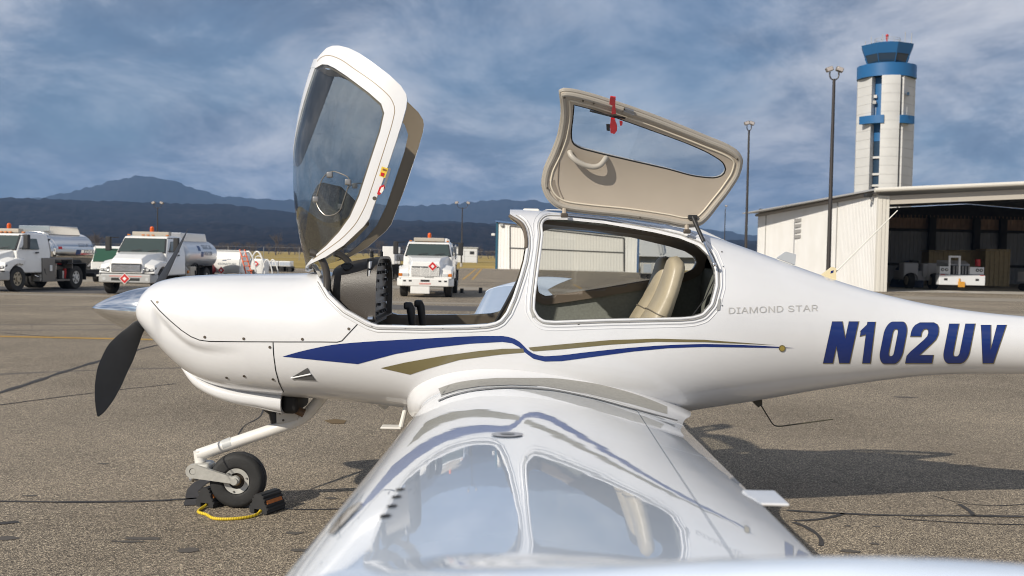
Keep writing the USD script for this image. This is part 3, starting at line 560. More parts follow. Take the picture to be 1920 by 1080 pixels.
TKF = add(TF, "tank", rbox(-.42, .30, -.4, .4, .55, 1.28, .08), TWH); diamond(TF, (-.02, -.42, 1.05), .16, "-y"); add(TF, "hand_rail", [tube(spline([(.34, y, .5), (.36, y, 1.1), (.48, y, 1.25), (.62, y, 1.1), (.64, y, .5)], 20), .03, 8) for y in (-.36, .36)] + [tube(spline([(-.1, -.3, 1.28), (-.05, -.3, 1.38), (.15, -.3, 1.38), (.2, -.3, 1.28)], 12), .02, 6)], TWH)
add(TF, "frame", rbox(-.5, .7, -.42, .42, .38, .5, .03), TGR); add(TF, "control_box", rbox(-.35, 0, -.42, -.38, .58, .78, .01), TBL)
for x in (-.25, .45):
    for s in (-1, 1): truck_wheel(TF, (x, s * .38, .22), .22, .14, WRIM, s)
# baggage carts far away
def bag_cart(px, d, label, m_, w=1.5, h=.95, group="white baggage carts in a far row"):
    q = at(px, 505, D(d)); T = thing("baggage_cart", label, "cart", (q[0], q[1], 0), 0, group)
    add(T, "box_body", rbox(-w / 2, w / 2, -.6, .6, .42, .42 + h, .04), m_); add(T, "deck", rbox(-w / 2 - .1, w / 2 + .1, -.62, .62, .30, .42, .02), TBL); add(T, "curtain", [bx(-w * .4, w * .4, -.615, -.602, .5, .34 + h)], mat("cart_curtain", (.42, .46, .52), rough=.7))
    for x in (-w * .3, w * .3):
        for s in (-1, 1): add(T, "wheel", cyl((x, s * .45, .18), (x, s * .6, .18), .18, 12), RUBB)
    return T
for k, (px, nm) in enumerate([(508, "white tug with dark windscreen at the left end of the far cart row"), (519, "white baggage cart second in the far row"), (532, "white baggage cart third in the far row"), (542, "white baggage cart at the right end of the far row")]): bag_cart(px, 82, nm, TWH, .46 if k == 3 else .5, .42)
LGC = mat("light_grey_container", (.50, .49, .46), rough=.5, var=.1, vscale=3)
for px, dd, nm in ((1212, 84, "pale grey cargo cart seen through the far window, left one"), (1232, 82, "pale grey cargo cart seen through the far window behind the seat")): bag_cart(px, dd, nm, LGC, .8, .85, "pale cargo carts near the far hangar")
q = at(161, 515, D(62)); T = thing("equipment_box", "flat black equipment box with two pale dots on the apron", "box", (q[0], q[1], 0)); add(T, "box_body", rbox(-.45, .45, -.4, .4, .02, .32, .03), TBL); add(T, "label_dot", [bx(x - .05, x + .05, -.406, -.401, .14, .22) for x in (.12, .28)], LAMP)
for k, px in enumerate((151, 160, 169, 178)):
    q = at(px, 499, D(78)); T = thing("ground_unit", ["grey ground power unit nearest the truck tank", "grey ground power unit second from the tank", "grey ground power unit third from the tank", "grey ground power unit nearest the cab-over truck"][k], "equipment", (q[0], q[1], 0), group="grey units by the grass"); add(T, "housing", rbox(-.17, .17, -.3, .3, .12, .62, .03), mat("unit_grey", (.20, .20, .21), rough=.6)); add(T, "wheel", [cyl((s * .1, -.3, .1), (s * .1, .3, .1), .1, 10) for s in (-1, 1)], RUBB)
# white box truck and small far building
q = at(736, 478, D(62)); T = thing("box_trailer", "white box trailer behind the left side of the old fuel truck", "trailer", (q[0], q[1], 0)); add(T, "box_body", rbox(-.42, .30, -1.5, 1.5, 1.0, 2.05, .04), TWH); add(T, "tow_frame", rbox(.3, .8, -.4, .4, 1.2, 1.6, .05), TGR); add(T, "chassis", bx(-.4, .8, -.4, .4, .5, 1.0), TBL); add(T, "wheel", [cyl((x, -.5, .4), (x, .5, .4), .4, 16) for x in (-.2, .5)], RUBB)
a_, b_ = at(845, 482, D(210)), at(894, 482, D(210)); T = thing("site_building", "low white building with one window beyond the fuel truck", "building", (0, D(210), 0))
z1 = at(870, 464.5, D(210))[2]; add(T, "wall", bx(a_[0] - 3, b_[0], 0, 6, -.1, z1), mat("far_white_wall", (.66, .67, .68), rough=.7)); add(T, "roof", bx(a_[0] - 3.2, b_[0] + .2, -.2, 6.2, z1 + .002, z1 + .16), mat("far_roof", (.45, .46, .47), rough=.7)); w0, w1 = at(881, 471, D(210)), at(889, 477, D(210)); add(T, "window", bx(w0[0], w1[0], -.05, -.002, w1[2], w0[2]), TBL); w0 = at(871, 470, D(210)); add(T, "door", bx(w0[0] - .03, w0[0] + .03, -.04, -.002, 0, w0[2]), TGR)
for k, px in enumerate((866, 901)):
    q = atg(px, 549.5); T = thing("low_bollard", ["short dark bollard beside the old fuel truck", "short dark bollard further right of the old fuel truck"][k], "bollard", (q[0], q[1], 0)); add(T, "post", cyl((0, 0, 0), (0, 0, .24 if k else .2), .08, 12), TBL); add(T, "base_plate", cyl((0, 0, .0), (0, 0, .02), .14, 12), TBL)

# =================================================================== LAMP POLES
POLE = mat("dark_bronze_pole", (.035, .03, .028), rough=.5)
def lamp_pole(px, py_top, d, r, heads, label, arms=.45, hs=1.0):
    q = at(px, py_top, D(d)); h = q[2]; T = thing("lamp_pole", label, "lamp post", (q[0], q[1], 0)); add(T, "pole", cyl((0, 0, 0), (0, 0, h), r, 12, r * .62), POLE); add(T, "base", [cyl((0, 0, 0), (0, 0, .5), r * 1.7, 12)], mat("pole_concrete", (.38, .36, .33), rough=.9))
    for s in heads:
        H = _free(T, "flood_light"); UsdGeom.Xform.Define(stage, H)
        add(H, "bracket", tube(spline([(0, 0, h - .05), (s * arms * .8, 0, h + .05), (s * arms, 0, h + .30 * hs), (s * arms * .9, 0, h + .45 * hs)], 12), .035, 6), POLE)
        b = rbox(-.24 * hs, .24 * hs, -.20 * hs, .16 * hs, -.15 * hs, .17 * hs, .05); b.apply_transform(trimesh.transformations.rotation_matrix(s * .35, [0, 1, 0])); b.apply_translation((s * arms * 1.1, 0, h + .62 * hs)); add(H, "housing", b, mat("lamp_housing", (.16, .145, .13), rough=.5))
        b = rbox(-.19 * hs, .19 * hs, -.22 * hs, -.19 * hs, -.11 * hs, .13 * hs, .02); b.apply_transform(trimesh.transformations.rotation_matrix(s * .35, [0, 1, 0])); b.apply_translation((s * arms * 1.1, 0, h + .62 * hs)); add(H, "lens", b, mat("lamp_lens", (.42, .38, .36), rough=.2))
lamp_pole(1564, 148, 50, .115, (-1, 1), "tall dark lamp pole with two flood lights before the hangar wall", .22, .72)
lamp_pole(1404.5, 244, 76, .115, (-1, 1), "dark lamp pole with flood lights left of the white hangar", .16, .8)
lamp_pole(867, 389, 138, .11, (-1, 1), "slim lamp pole with twin heads right of the old fuel truck", .7, 1.0)
lamp_pole(295.5, 389, 140, .11, (-1, 1), "slim lamp pole with twin heads rising behind the propeller truck", .5, 1.0)
lamp_pole(1360, 392, 165, .10, (1,), "thin distant lamp pole beside the raised passenger door", .1, .8)
lamp_pole(1589, 440, 230, .09, (1,), "thin far lamp pole low beside the hangar corner", .3, .8) if False else None

# =================================================================== HANGARS
WALLW = usdkit.material(stage, "/World/Looks/ribbed_white_wall", {"g": ("geometry", {}), "n": ("noise_texture", {"scale": .5, "detail": 5.0}), "r": ("rgb_ramp", {"ramp": [(.3, (.71, .695, .66)), (.7, (.77, .76, .735))]}), "p": ("principled_bsdf", {"roughness": .55})}, [("g.position", "n.vector"), ("n.fac", "r.fac"), ("r.color", "p.base_color")], surface="p.BSDF")
SEAMD = mat("dark_wall_seam", (.06, .06, .06), rough=.7); TEAL = mat("teal_trim", (.02, .10, .16), rough=.5); BLTR = mat("blue_trim", (.05, .12, .26), rough=.5)
def ribbed(p0, p1, zb, zt0, zt1, pitch=.3, depth=.03, normal=None):
    """ribbed sheet wall from p0 to p1 (x, y); top height from zt0 to zt1; ribs stand out along the normal"""
    p0, p1 = np.array(p0, float), np.array(p1, float); L = np.linalg.norm(p1 - p0); t = (p1 - p0) / L; n = np.array(normal if normal is not None else (t[1], -t[0])); s = []
    for k in range(int(L / pitch) + 1): s += [(k * pitch, 0), (k * pitch + pitch * .70, 0), (k * pitch + pitch * .76, depth), (k * pitch + pitch * .94, depth)]
    s = [(a, b) for a, b in s if a < L] + [(L, 0)]; A = np.array([p0 + t * a + n * b for a, b in s]); zt = np.array([zt0 + (zt1 - zt0) * a / L for a, _ in s])
    return grid_mesh(np.stack([np.c_[A, np.full(len(A), zb)], np.c_[A, zt]], 1))
# far hangar with wide bi-fold door
dl, dr = 124.0, 118.0; hx0, hx1 = at(932, 500, D(dl))[0], at(1194, 500, D(dr))[0]; hz0, hz1 = at(932, 417, D(dl))[2], at(1194, 446, D(dr))[2]; y0, y1 = D(dl), D(dr)
HF = thing("distant_hangar", "white ribbed hangar with wide folding door and blue corner trim", "hangar", (0, 0, 0))
WF = add(HF, "front_wall", ribbed((hx0, y0), (hx1, y1), -.1, hz0, hz1, .42, .03, (0, -1)), WALLW, False)
add(HF, "side_wall", [ribbed((hx0, y0 + 30), (hx0, y0), -.1, hz0, hz0, .42, .03, (-1, 0)), ribbed((hx1, y1), (hx1, y1 + 36), -.1, hz1, hz1, .42, .03, (1, 0))], WALLW, False)
add(HF, "rear_wall", bx(hx0, hx1, y0 + 29.8, y0 + 30, -.1, hz1), WALLW)
rf = np.array([[hx0 - .3, y0 - .3, hz0 + .05], [hx1 + .3, y1 - .3, hz1 + .05], [hx1 + .3, y1 + 36, hz1 + .05], [hx0 - .3, y0 + 30, hz0 + .05]]); add(HF, "roof", man(trimesh.Trimesh(np.vstack([rf, rf + (0, 0, .18)]), [[0, 2, 1], [0, 3, 2], [4, 5, 6], [4, 6, 7], [0, 1, 5], [0, 5, 4], [1, 2, 6], [1, 6, 5], [2, 3, 7], [2, 7, 6], [3, 0, 4], [3, 4, 7]], process=False)) and trimesh.Trimesh(np.vstack([rf, rf + (0, 0, .18)]), [[0, 2, 1], [0, 3, 2], [4, 5, 6], [4, 6, 7], [0, 1, 5], [0, 5, 4], [1, 2, 6], [1, 6, 5], [2, 3, 7], [2, 7, 6], [3, 0, 4], [3, 4, 7]], process=False), BLTR, False)
add(HF, "corner_trim", bx(hx0 - .22, hx0 + .02, y0 - .14, y0 + .2, -.1, hz0), TEAL, label="teal corner trim"); add(HF, "corner_trim", bx(hx1 - .02, hx1 + .2, y1 - .14, y1 + .2, -.1, hz1), BLTR)
def on_wallF(px, py):
    lo, hi = y1 - 1, y0 + 1
    for _ in range(30):
        m_ = (lo + hi) / 2; p = at(px, py, m_); yw = y0 + (y1 - y0) * (p[0] - hx0) / (hx1 - hx0)
        lo, hi = (m_, hi) if m_ < yw else (lo, m_)
    return p
DOORF = _free(HF, "folding_door"); UsdGeom.Xform.Define(stage, DOORF)
def strip(a, b, w, m_, nm, par, off=.06):
    pa, pb = on_wallF(*a), on_wallF(*b); t = pb - pa; L = np.linalg.norm(t); t /= L; n = np.array([0, -1.0, 0]); s_ = np.cross(t, n); V = []
    for p in (pa, pb):
        for k in (-1, 1):
            for o in (off, off + .05): V.append(p + s_ * k * w / 2 + n * o)
    add(par, nm, trimesh.convex.convex_hull(np.array(V)), m_, False)
DF = [(956.5, 424), (1170, 446.5), (1170, 509), (956.5, 504)]
for a, b in ((DF[0], DF[1]), (DF[1], DF[2]), (DF[0], DF[3]), ((956.5, 465), (1170, 474))): strip(a, b, .16, SEAMD, "door_joint", DOORF)
for a, b in (((956.5, 426), (1170, 448)),): pass
pts = [on_wallF(*p) for p in [(957, 425), (1169.5, 447), (1169.5, 509), (957, 504)]]
for k in range(2):
    pa0, pa1 = (pts[0], pts[1]) if k == 0 else (on_wallF(957, 465.4), on_wallF(1169.5, 474.4)); pb0, pb1 = (on_wallF(957, 464.6), on_wallF(1169.5, 473.6)) if k == 0 else (pts[3], pts[2])
    n = 40; G = []
    for i in range(n * 4 + 1):
        u = i / (n * 4); o = .05 + (.03 if (i % 4) in (1, 2) else 0); G.append([pb0 + (pb1 - pb0) * u + (0, -o, 0), pa0 + (pa1 - pa0) * u + (0, -o, 0)])
    add(DOORF, "door_leaf", grid_mesh(np.array(G)), mat("door_leaf_white", (.68, .66, .62), rough=.55), False)
q = on_wallF(941, 422); add(HF, "wall_lamp", rbox(q[0] - .2, q[0] + .2, q[1] - .4, q[1] - .05, q[2] - .15, q[2] + .15, .05), TGR); q = on_wallF(930, 440); add(HF, "flood_lamp", [rbox(q[0] - .55, q[0] - .1, q[1] - .3, q[1], q[2] - .15, q[2] + .15, .06)], TWH)
gpoly([(hx0 - 6, y0 - 2.2), (hx1 + 3, y1 - 2.2), (hx1 + 3, y1 - .05), (hx0 - 6, y0 - .05)], .004, "concrete_strip", PALE)
# low hangar further right with big pale roof
HB = thing("low_hangar", "low white hangar with broad pale roof seen past the cabin", "hangar", (0, 0, 0)); d0, d1 = 150., 168.
xa_, xb_, xr0, xr1 = at(1150, 480, D(d0))[0], at(1436, 480, D(d0))[0], at(1180, 480, D(d1))[0], at(1300, 480, D(d1))[0]; ze = at(1290, 482, D(d0))[2]; zr_ = at(1300, 424, D(d1))[2]
V = np.array([[xa_, D(d0), ze], [xb_, D(d0), ze - .1], [xr1, D(d1), zr_], [xr0, D(d1), zr_], [xa_, D(d1 + 18), ze], [xb_, D(d1 + 18), ze]]); add(HB, "roof", [trimesh.Trimesh(V, [[0, 1, 2], [0, 2, 3], [3, 2, 5], [3, 5, 4], [0, 3, 4], [1, 5, 2]], process=False)], mat("pale_roof_sheet", (.62, .61, .58), rough=.5), False)
for k in range(2): px = 1236 + k * 5; add(HB, "roof_rib", tube([at(px - 5, 447, D(156)), at(px, 466, D(151.5)), at(px + 3, 496, D(149.5))], .12, 6), TGR)
add(HB, "front_wall", bx(xa_ + .8, xb_ - 1, D(d0) + 1.2, D(d0) + 1.4, -.1, ze - .05), mat("blue_grey_wall", (.22, .26, .33), rough=.6)); add(HB, "low_panel", [bx(xa_ + 3, xb_ - 2, D(d0) + .9, D(d0) + 1.1, -.1, ze - .95)], WALLW); add(HB, "end_block", bx(xa_ + .1, xa_ + 2.6, D(d0) - .6, D(d0) + .8, -.1, at(1200, 459, D(d0))[2]), mat("grey_block", (.36, .37, .39), rough=.7))

# near hangar at the right, open towards the apron
HR = thing("open_hangar", "large white hangar at the right with open dark doorway", "hangar", (0, 0, 0))
xw0 = at(1645, 450, D(61))[0]; xw1 = at(1421, 450, D(95))[0]; yA, yB = D(61), D(95); zE = at(1645, 357, D(61))[2]; SL = 1 / 15.; xe = xw0 + 40; xm = xw0 + 20
add(HR, "side_wall", ribbed((xw1, yB), (xw0, yA), -.1, zE - .25, zE - .25, .30, .022, (-1, 0)), WALLW, False)
add(HR, "side_wall_lining", extrude_polygon(Polygon([(xw0 + .20, yA + .6), (xw0 + .28, yA + .6), (xw1 + .28, yB - .2), (xw1 + .20, yB - .2)]), zE - .4, engine="earcut"), mat("dark_inner_wall", (.22, .215, .21), rough=.8))
for u in (.245, .90):
    x, y = xw0 + (xw1 - xw0) * u, yA + (yB - yA) * u; add(HR, "wall_joint", bx(x - .075, x + .02, y - .06, y + .06, -.1, zE - .27), mat("grey_joint", (.35, .34, .32), rough=.6))
add(HR, "eave_trim", [tube([(xw0 - .12, yA - .3, zE - .12), (xw1 - .12, yB + .3, zE - .12)], .14, 6)], mat("brown_grey_gutter", (.22, .20, .18), rough=.6))
POST = mat("cream_corner_post", (.66, .63, .56), rough=.5)
for k in range(3): add(HR, "corner_post", rbox(xw0 - .02 + k * .215, xw0 + .19 + k * .215, yA - .16 + .03 * k, yA + .25, -.05, zE - .30, .02), POST)
def zroof(x): return zE + SL * (np.minimum(x, xm) - xw0) - SL * np.maximum(x - xm, 0)
rx = [xw0 - .4, xm, xe + .4]; rp_ = np.array([[x, y, zroof(max(x, xw0 - .4))] for x in rx for y in (yA - .45, yB + .3)]); top = rp_ + (0, 0, .10)
add(HR, "roof", [trimesh.convex.convex_hull(np.vstack([rp_[:4], top[:4]])), trimesh.convex.convex_hull(np.vstack([rp_[2:], top[2:]]))], mat("grey_roof_sheet", (.40, .40, .40), rough=.5), False)
fa = [np.array([xw0 - .42, yA - .52, zE - .02]), np.array([xm, yA - .52, zroof(xm) - .02])]; add(HR, "fascia_gutter", [tube(fa, .135, 10)], POST)
hp = [(xw0 + .64, zE - .30), (xm, zroof(xm) - .30), (xm, zroof(xm) - .95), (xw0 + .64, zE - .80)]; add(HR, "door_header", prism_y(Polygon(hp), yA - .05, yA + .2), mat("tan_header", (.50, .46, .40), rough=.6))
hp2 = [(xm, zroof(xm) - .30), (xe, zroof(xe) - .3), (xe, zroof(xe) - .9), (xm, zroof(xm) - .95)]; add(HR, "door_header", prism_y(Polygon(hp2), yA - .05, yA + .2), mat("tan_header", (1, 1, 1)))
BW = mat("rust_brown_sheet", (.55, .37, .26), rough=.8, var=.35, vscale=.9); GW = mat("dark_grey_sheet", (.46, .47, .49), rough=.8); BEAM = mat("dark_steel_beam", (.05, .045, .042), rough=.7)
zb1, zb2 = at(1750, 432, yB)[2], at(1750, 401, yB)[2]
add(HR, "rear_wall_lower", ribbed((xw1, yB), (xe, yB), -.1, zb1, zb1, .35, .04, (0, -1)), GW, False); add(HR, "rear_wall_upper", ribbed((xw1, yB), (xe, yB), zb1, zb2, zb2, .35, .04, (0, -1)), BW, False); add(HR, "rear_wall_top", prism_y(Polygon([(xw1, zb2), (xe, zb2), (xe, zroof(xe) - .05), (xm, zroof(xm) - .05), (xw1, zE - .1)]), yB - .02, yB), BEAM)
add(HR, "rear_wall_outside", bx(xw1, xe, yB + .1, yB + .2, -.1, zE - .1), WALLW)
for k, px in enumerate((1747, 1830, 1880)): q = at(px, 450, yB - .6); add(HR, "column", bx(q[0] - .3, q[0] + .3, yB - .8, yB - .4, 0, zE), BEAM)
add(HR, "wall_girt", [bx(xw1, xe, yB - .35, yB - .1, z - .12, z + .12) for z in (zb1, zb2, 1.6)], BEAM)
add(HR, "far_side_wall", bx(xe, xe + .2, yA, yB, -.1, zE - .3), WALLW)
q = at(1629, 368, yA + 1); FL = add(HR, "wall_flood_light", rbox(q[0] - .35, q[0] + .05, q[1] - .5, q[1] - .1, q[2] - .08, q[2] + .14, .05), TBL); add(FL, "bracket", tube([(q[0], q[1] - .2, q[2] - .1), (q[0] + .25, q[1] - .2, q[2] - .45), (q[0] + .5, q[1] - .1, q[2] - .2)], .03, 6), TGR)
xv = at(1511, 430, D(80))[0]; yv = D(80); xv = xw0 + (xw1 - xw0) * (yv - yA) / (yB - yA); qv = at(1511, 430, yv); add(HR, "wall_vent", [bx(xv - .08, xv - .04, yv - .9 + .0, yv + .9, qv[2] + k * .42 - .7, qv[2] + k * .42 - .45) for k in range(4)], mat("grey_joint", (1, 1, 1)))
gpoly([(xw0 + .2, yA + .3), (xe, yA + .3), (xe, yB), (xw1 + .2, yB)], .004, "added_hangar_floor", mat("bounce_floor_pale", (.50, .47, .42), rough=.5, var=.15, vscale=.8), HR)  # pale floor added to bounce daylight into the dark hangar
# inside the hangar
q = at(1803, 543, D(66)); TT = thing("aircraft_tug", "white heavy pushback tug with four round lamps in the hangar doorway", "tug", (q[0], q[1], 0), -90.)
s = 1945 / 66.
TW = mat("tug_white", (.62, .63, .64), rough=.5); TGY = mat("tug_grey", (.46, .46, .47), rough=.55)
add(TT, "front_bumper", tm(hull([(0, y, z) for y in (-1.42, 1.42) for z in (.42, .98)] + [(-.5, y, z) for y in (-1.42, 1.42) for z in (.42, .98)], .05)), TW, 30)
add(TT, "lamp_block", rbox(-.6, -.05, .50, 1.42, 1.06, 1.55, .03), TW); add(TT, "lamp_block", rbox(-.6, -.05, -1.42, -.80, 1.06, 1.55, .03), TW)
RG = add(TT, "radiator_grille", rbox(-.6, -.08, -.62, .5, 1.04, 1.62, .02), TBL)
for k in range(6): y = -.5 + k * .19; add(RG, "grille_bar", bx(-.1, -.06, y - .015, y + .015, 1.06, 1.6), TGY)
add(TT, "engine_hood", tm(hull([(-.3, -.6, 1.66), (-.3, .55, 1.66), (-2.2, -.7, 1.9), (-2.2, 1.1, 1.9), (-2.2, -.7, 1.5), (-2.2, 1.1, 1.5)], .05)), TGY, 30)
for y, z in ((1.22, 1.34), (.98, 1.34), (-.98, 1.34), (-1.24, 1.34)): L_ = add(TT, "headlamp", cyl((-.05, y, z), (-.01, y, z), .10, 16), TBL); add(L_, "lamp_lens", cyl((-.02, y, z), (.005, y, z), .055, 12), LAMP)
for y in (.95, -1.05): add(TT, "bumper_pocket", bx(.0, .056, y - .11, y + .11, .66, .80), TBL)
add(TT, "guard_frame", [bx(-.16, -.04, -.86, -.74, 1.0, 2.12), bx(-.16, -.04, -.22, -.10, 1.0, 2.12), bx(-.16, -.04, -.86, -.10, 2.12, 2.24)], TW)
add(TT, "tow_hook", [rbox(.05, .20, -.28, .12, .25, .60, .02), cyl((.1, -.2, .55), (.1, -.2, .8), .05, 8)], mat("orange_hook", (.55, .26, .03), rough=.5)); add(TT, "red_reflector", [bx(.05, .058, y - .14, y + .14, 1.0, 1.03) for y in (1.25, -1.25)], HZR)
add(TT, "rear_body", rbox(-5.0, -.6, .4, 1.35, .5, 1.3, .06), TGY)
add(TT, "red_drum", [cyl((-1.2, 1.5, 1.6), (-1.2, 1.5, 2.05), .17, 14)], RED_)
q = at(1727, 543, D(70)); T2 = thing("baggage_tractor", "grey tractor with twin arched fenders beside the white tug", "tractor", (q[0] + .1, q[1], 0), -90.)
add(T2, "body", rbox(-3.0, -.2, -.9, 1.0, .55, 1.2, .08), TGY)
for y in (.85, -.75):
    fe = man(rbox(-.9, .1, y - .6, y + .42, .4, 1.75, .12)) - man(tcyl(radius=.52, height=3)).rotate((0, 90, 0)).translate((0, y - .1, .55)); add(T2, "fender", tm(fe), TGY, 35)
    W_ = add(T2, "wheel", cyl((-.2, y - .28, .55), (-.2, y + .10, .55), .55, 24), RUBB); add(W_, "rim", cyl((-.2, y - .31, .55), (-.2, y - .27, .55), .3, 18), GOLDRIM)
add(T2, "engine_cover", tm(hull([(.0, .0, 1.65), (.0, .3, 1.65), (.0, .02, .8), (.0, .2, .8), (-1, 0, 1.7), (-1, .3, 1.7)], .04)), mat("tug_light_grey", (.42, .42, .43), rough=.5)); add(T2, "seat", rbox(-1.0, -.5, -.6, -.1, 1.3, 1.9, .06), TBL)
CRT = mat("tan_crate_wood", (.42, .33, .19), rough=.8, var=.2, vscale=4)
for k, (pa, pb, pt, d, lab) in enumerate([(1848, 1893, 470, 78, "tan wooden shipping crate right of the white tug"), (1742, 1788, 472, 80, "tan wooden shipping crate left behind the white tug"), (1790, 1842, 472, 80, "tan wooden shipping crate straight behind the white tug")]):
    a_, b_ = at(pa, 500, D(d)), at(pb, pt, D(d)); T = thing("wooden_crate", lab, "crate", ((a_[0] + b_[0]) / 2, D(d), 0)); w = (b_[0] - a_[0]) / 2; h = b_[2]
    add(T, "crate_body", bx(-w + .03, w - .03, 0, 1.6, .12, h - .03), CRT); n = 5
    for i in range(n + 1): x = -w + 2 * w * i / n; add(T, "batten", bx(x - .05, x + .05, -.05, -.002, .1, h), CRT)
    add(T, "lid_board", bx(-w - .05, w + .05, -.1, 1.65, h + .002, h + .09), CRT)
q = at(1702, 540, D(74)); T = thing("tarp_heap", "heap under a dark blue tarpaulin inside the hangar, left", "tarpaulin", (q[0], q[1], 0)); ic = icosphere(subdivisions=3, radius=1.0); v = ic.vertices.copy(); n_ = meshkit.fbm(v * 2.2, 4, 5); v *= (.75 + .6 * n_)[:, None]; v *= (1.1, .9, 1.7); v[:, 2] = np.maximum(v[:, 2], 0); ic.vertices = v; add(T, "sheet", ic, mat("blue_tarp", (.03, .05, .11), rough=.5), 40); add(T, "tie_rope", tube(spline([(-1.0, -.5, .1), (-.5, -.9, .8), (.2, -.95, .9), (.9, -.5, .1)], 20), .02, 6), TGR)
q = at(1916, 540, D(70)); T = thing("grey_cart", "pale grey cart at the right edge inside the hangar", "cart", (q[0], q[1], 0)); add(T, "body", rbox(-.1, 1.4, -.5, .5, .6, 1.3, .06), TGY); add(T, "wheel", [cyl((x, -.45, .25), (x, .45, .25), .25, 14) for x in (.2, 1.1)], RUBB)

# =================================================================== CONTROL TOWER
dT = 180.; qc = at(1657, 300, D(dT)); CT_ = thing("control_tower", "white airport control tower with blue balconies and blue glass cab", "control tower", (qc[0], D(dT), 0), math.degrees(math.atan2(-qc[0], dT)))
TWW = usdkit.material(stage, "/World/Looks/tower_panel_white", {"g": ("geometry", {}), "n": ("noise_texture", {"scale": .35, "detail": 4.0}), "r": ("rgb_ramp", {"ramp": [(.3, (.51, .51, .50)), (.7, (.58, .58, .57))]}), "p": ("principled_bsdf", {"roughness": .7})}, [("g.position", "n.vector"), ("n.fac", "r.fac"), ("r.color", "p.base_color")], surface="p.BSDF")
TBU = mat("tower_blue", (.012, .105, .27), rough=.45); TDK = mat("tower_glass", (.018, .042, .075), rough=.08, spec=.8)
S_T = FPX / dT
def tz(py, px=1657): return at(px, py, D(dT))[2]
z_ring0, z_ring1, z_bal0, z_bal1 = tz(149.5), tz(126), tz(237), tz(222.5)
def arc(r, a0, a1, n=14): return [(r * math.sin(math.radians(a)), -r * math.cos(math.radians(a))) for a in np.linspace(a0, a1, n)]
def sector(r0, r1, a0, a1): return Polygon(arc(r1, a0, a1) + arc(r0, a1, a0))
RT = 4.75
piers = [("pier", Polygon([(-RT, .15 * RT), (-.97 * RT, -.14 * RT), (-.48 * RT, -.84 * RT), (-.36 * RT, -.5 * RT), (-.5 * RT, .1 * RT)])), ("pier", sector(2.2, RT + .3, -8, 27)), ("pier", Polygon([(.52 * RT, -.80 * RT), (.60 * RT, -.80 * RT), (1.0 * RT, .08 * RT), (.8 * RT, .35 * RT), (.4 * RT, -.3 * RT)])), ("pier", sector(2.2, RT, 116, 168)), ("pier", sector(2.2, RT, 190, 250))]
h_seg = (z_ring0 - 0) / 22.
for nm, P_l in piers:
    pr_ = []
    for k in range(22):
        t = extrude_polygon(P_l, h_seg - .035, engine="earcut"); t.apply_translation((0, 0, k * h_seg)); pr_.append(t)
    t = extrude_polygon(P_l.buffer(-.06), z_ring0, engine="earcut"); pr_.append(t)
    add(CT_, nm, pr_, TWW, 20)
add(CT_, "core", [cyl((0, 0, tz(268)), (0, 0, z_ring0), 3.1, 40)], TBU); add(CT_, "stair_glazing", [cyl((0, 0, 0), (0, 0, tz(268) - .01), 3.0, 40)], TDK)
for py in (300, 331, 352): add(CT_, "floor_band", sector(2.9, 3.3, -26, -6).buffer(0) and extrude_polygon(sector(2.9, 3.35, -34, -10), .35, engine="earcut").apply_translation((0, 0, tz(py))), TWW)
add(CT_, "ring_balcony", [extrude_polygon(Point(0, 0).buffer(RT + .12, quad_segs=24).difference(Point(0, 0).buffer(RT - .35, quad_segs=24)), z_ring1 - z_ring0, engine="earcut").apply_translation((0, 0, z_ring0)), extrude_polygon(Point(0, 0).buffer(RT - .3, quad_segs=24), .3, engine="earcut").apply_translation((0, 0, z_ring0 + .35))], TBU, 30)
for a0, a1 in ((-52, -2), (27, 62)): add(CT_, "side_balcony", [extrude_polygon(sector(3.0, RT + .55, a0, a1), z_bal1 - z_bal0, engine="earcut").apply_translation((0, 0, z_bal0))], TBU, 30)
def octa(r0, r1, z0, z1, n=8, rot=22.5):
    a = np.radians(np.arange(n) * 360 / n + rot); A = np.stack([r0 * np.cos(a), r0 * np.sin(a), np.full(n, z0)], 1); B = np.stack([r1 * np.cos(a), r1 * np.sin(a), np.full(n, z1)], 1); return trimesh.convex.convex_hull(np.vstack([A, B]))
zc0, zc1, zc2 = tz(126.5), tz(106), tz(87.5); r_ = lambda z: 3.2 + (4.55 - 3.2) * (z - zc0) / (zc2 - zc0)
CB = add(CT_, "tower_cab", octa(r_(zc1), r_(zc2), zc1, zc2), TBU, False); add(CB, "cab_base", octa(r_(zc0) * 1.0, r_(zc0 + .5), zc0, zc0 + .45), TBU, False)
a = np.radians(np.arange(8) * 45 + 22.5)
for k in range(8):
    P0 = [np.array([r_(z) * .985 * math.cos(t), r_(z) * .985 * math.sin(t), z]) for t in (a[k], a[k] + np.pi / 4) for z in (zc0 + .45, zc1)]
    inner_ = [p * (.97, .97, 1) for p in P0]; add(CB, "window_pane", trimesh.convex.convex_hull(np.array(P0 + inner_)), TDK, False)
    add(CB, "mullion", tube([(r_(zc0 + .45) * math.cos(a[k]), r_(zc0 + .45) * math.sin(a[k]), zc0 + .45), (r_(zc1) * math.cos(a[k]), r_(zc1) * math.sin(a[k]), zc1)], .07, 6), TBU)
add(CT_, "roof_deck", [cyl((0, 0, zc2), (0, 0, zc2 + .55), 2.0, 24)], TBU); add(CT_, "roof_railing", [tube([(2.1 * math.cos(t), 2.1 * math.sin(t), zc2 + z) for t in np.linspace(0, 2 * np.pi, 28, endpoint=False)], .035, 5, True) for z in (.9, 1.25)] + [cyl((2.1 * math.cos(t), 2.1 * math.sin(t), zc2), (2.1 * math.cos(t), 2.1 * math.sin(t), zc2 + 1.25), .03, 5) for t in np.linspace(0, 2 * np.pi, 12, endpoint=False)], TGR)
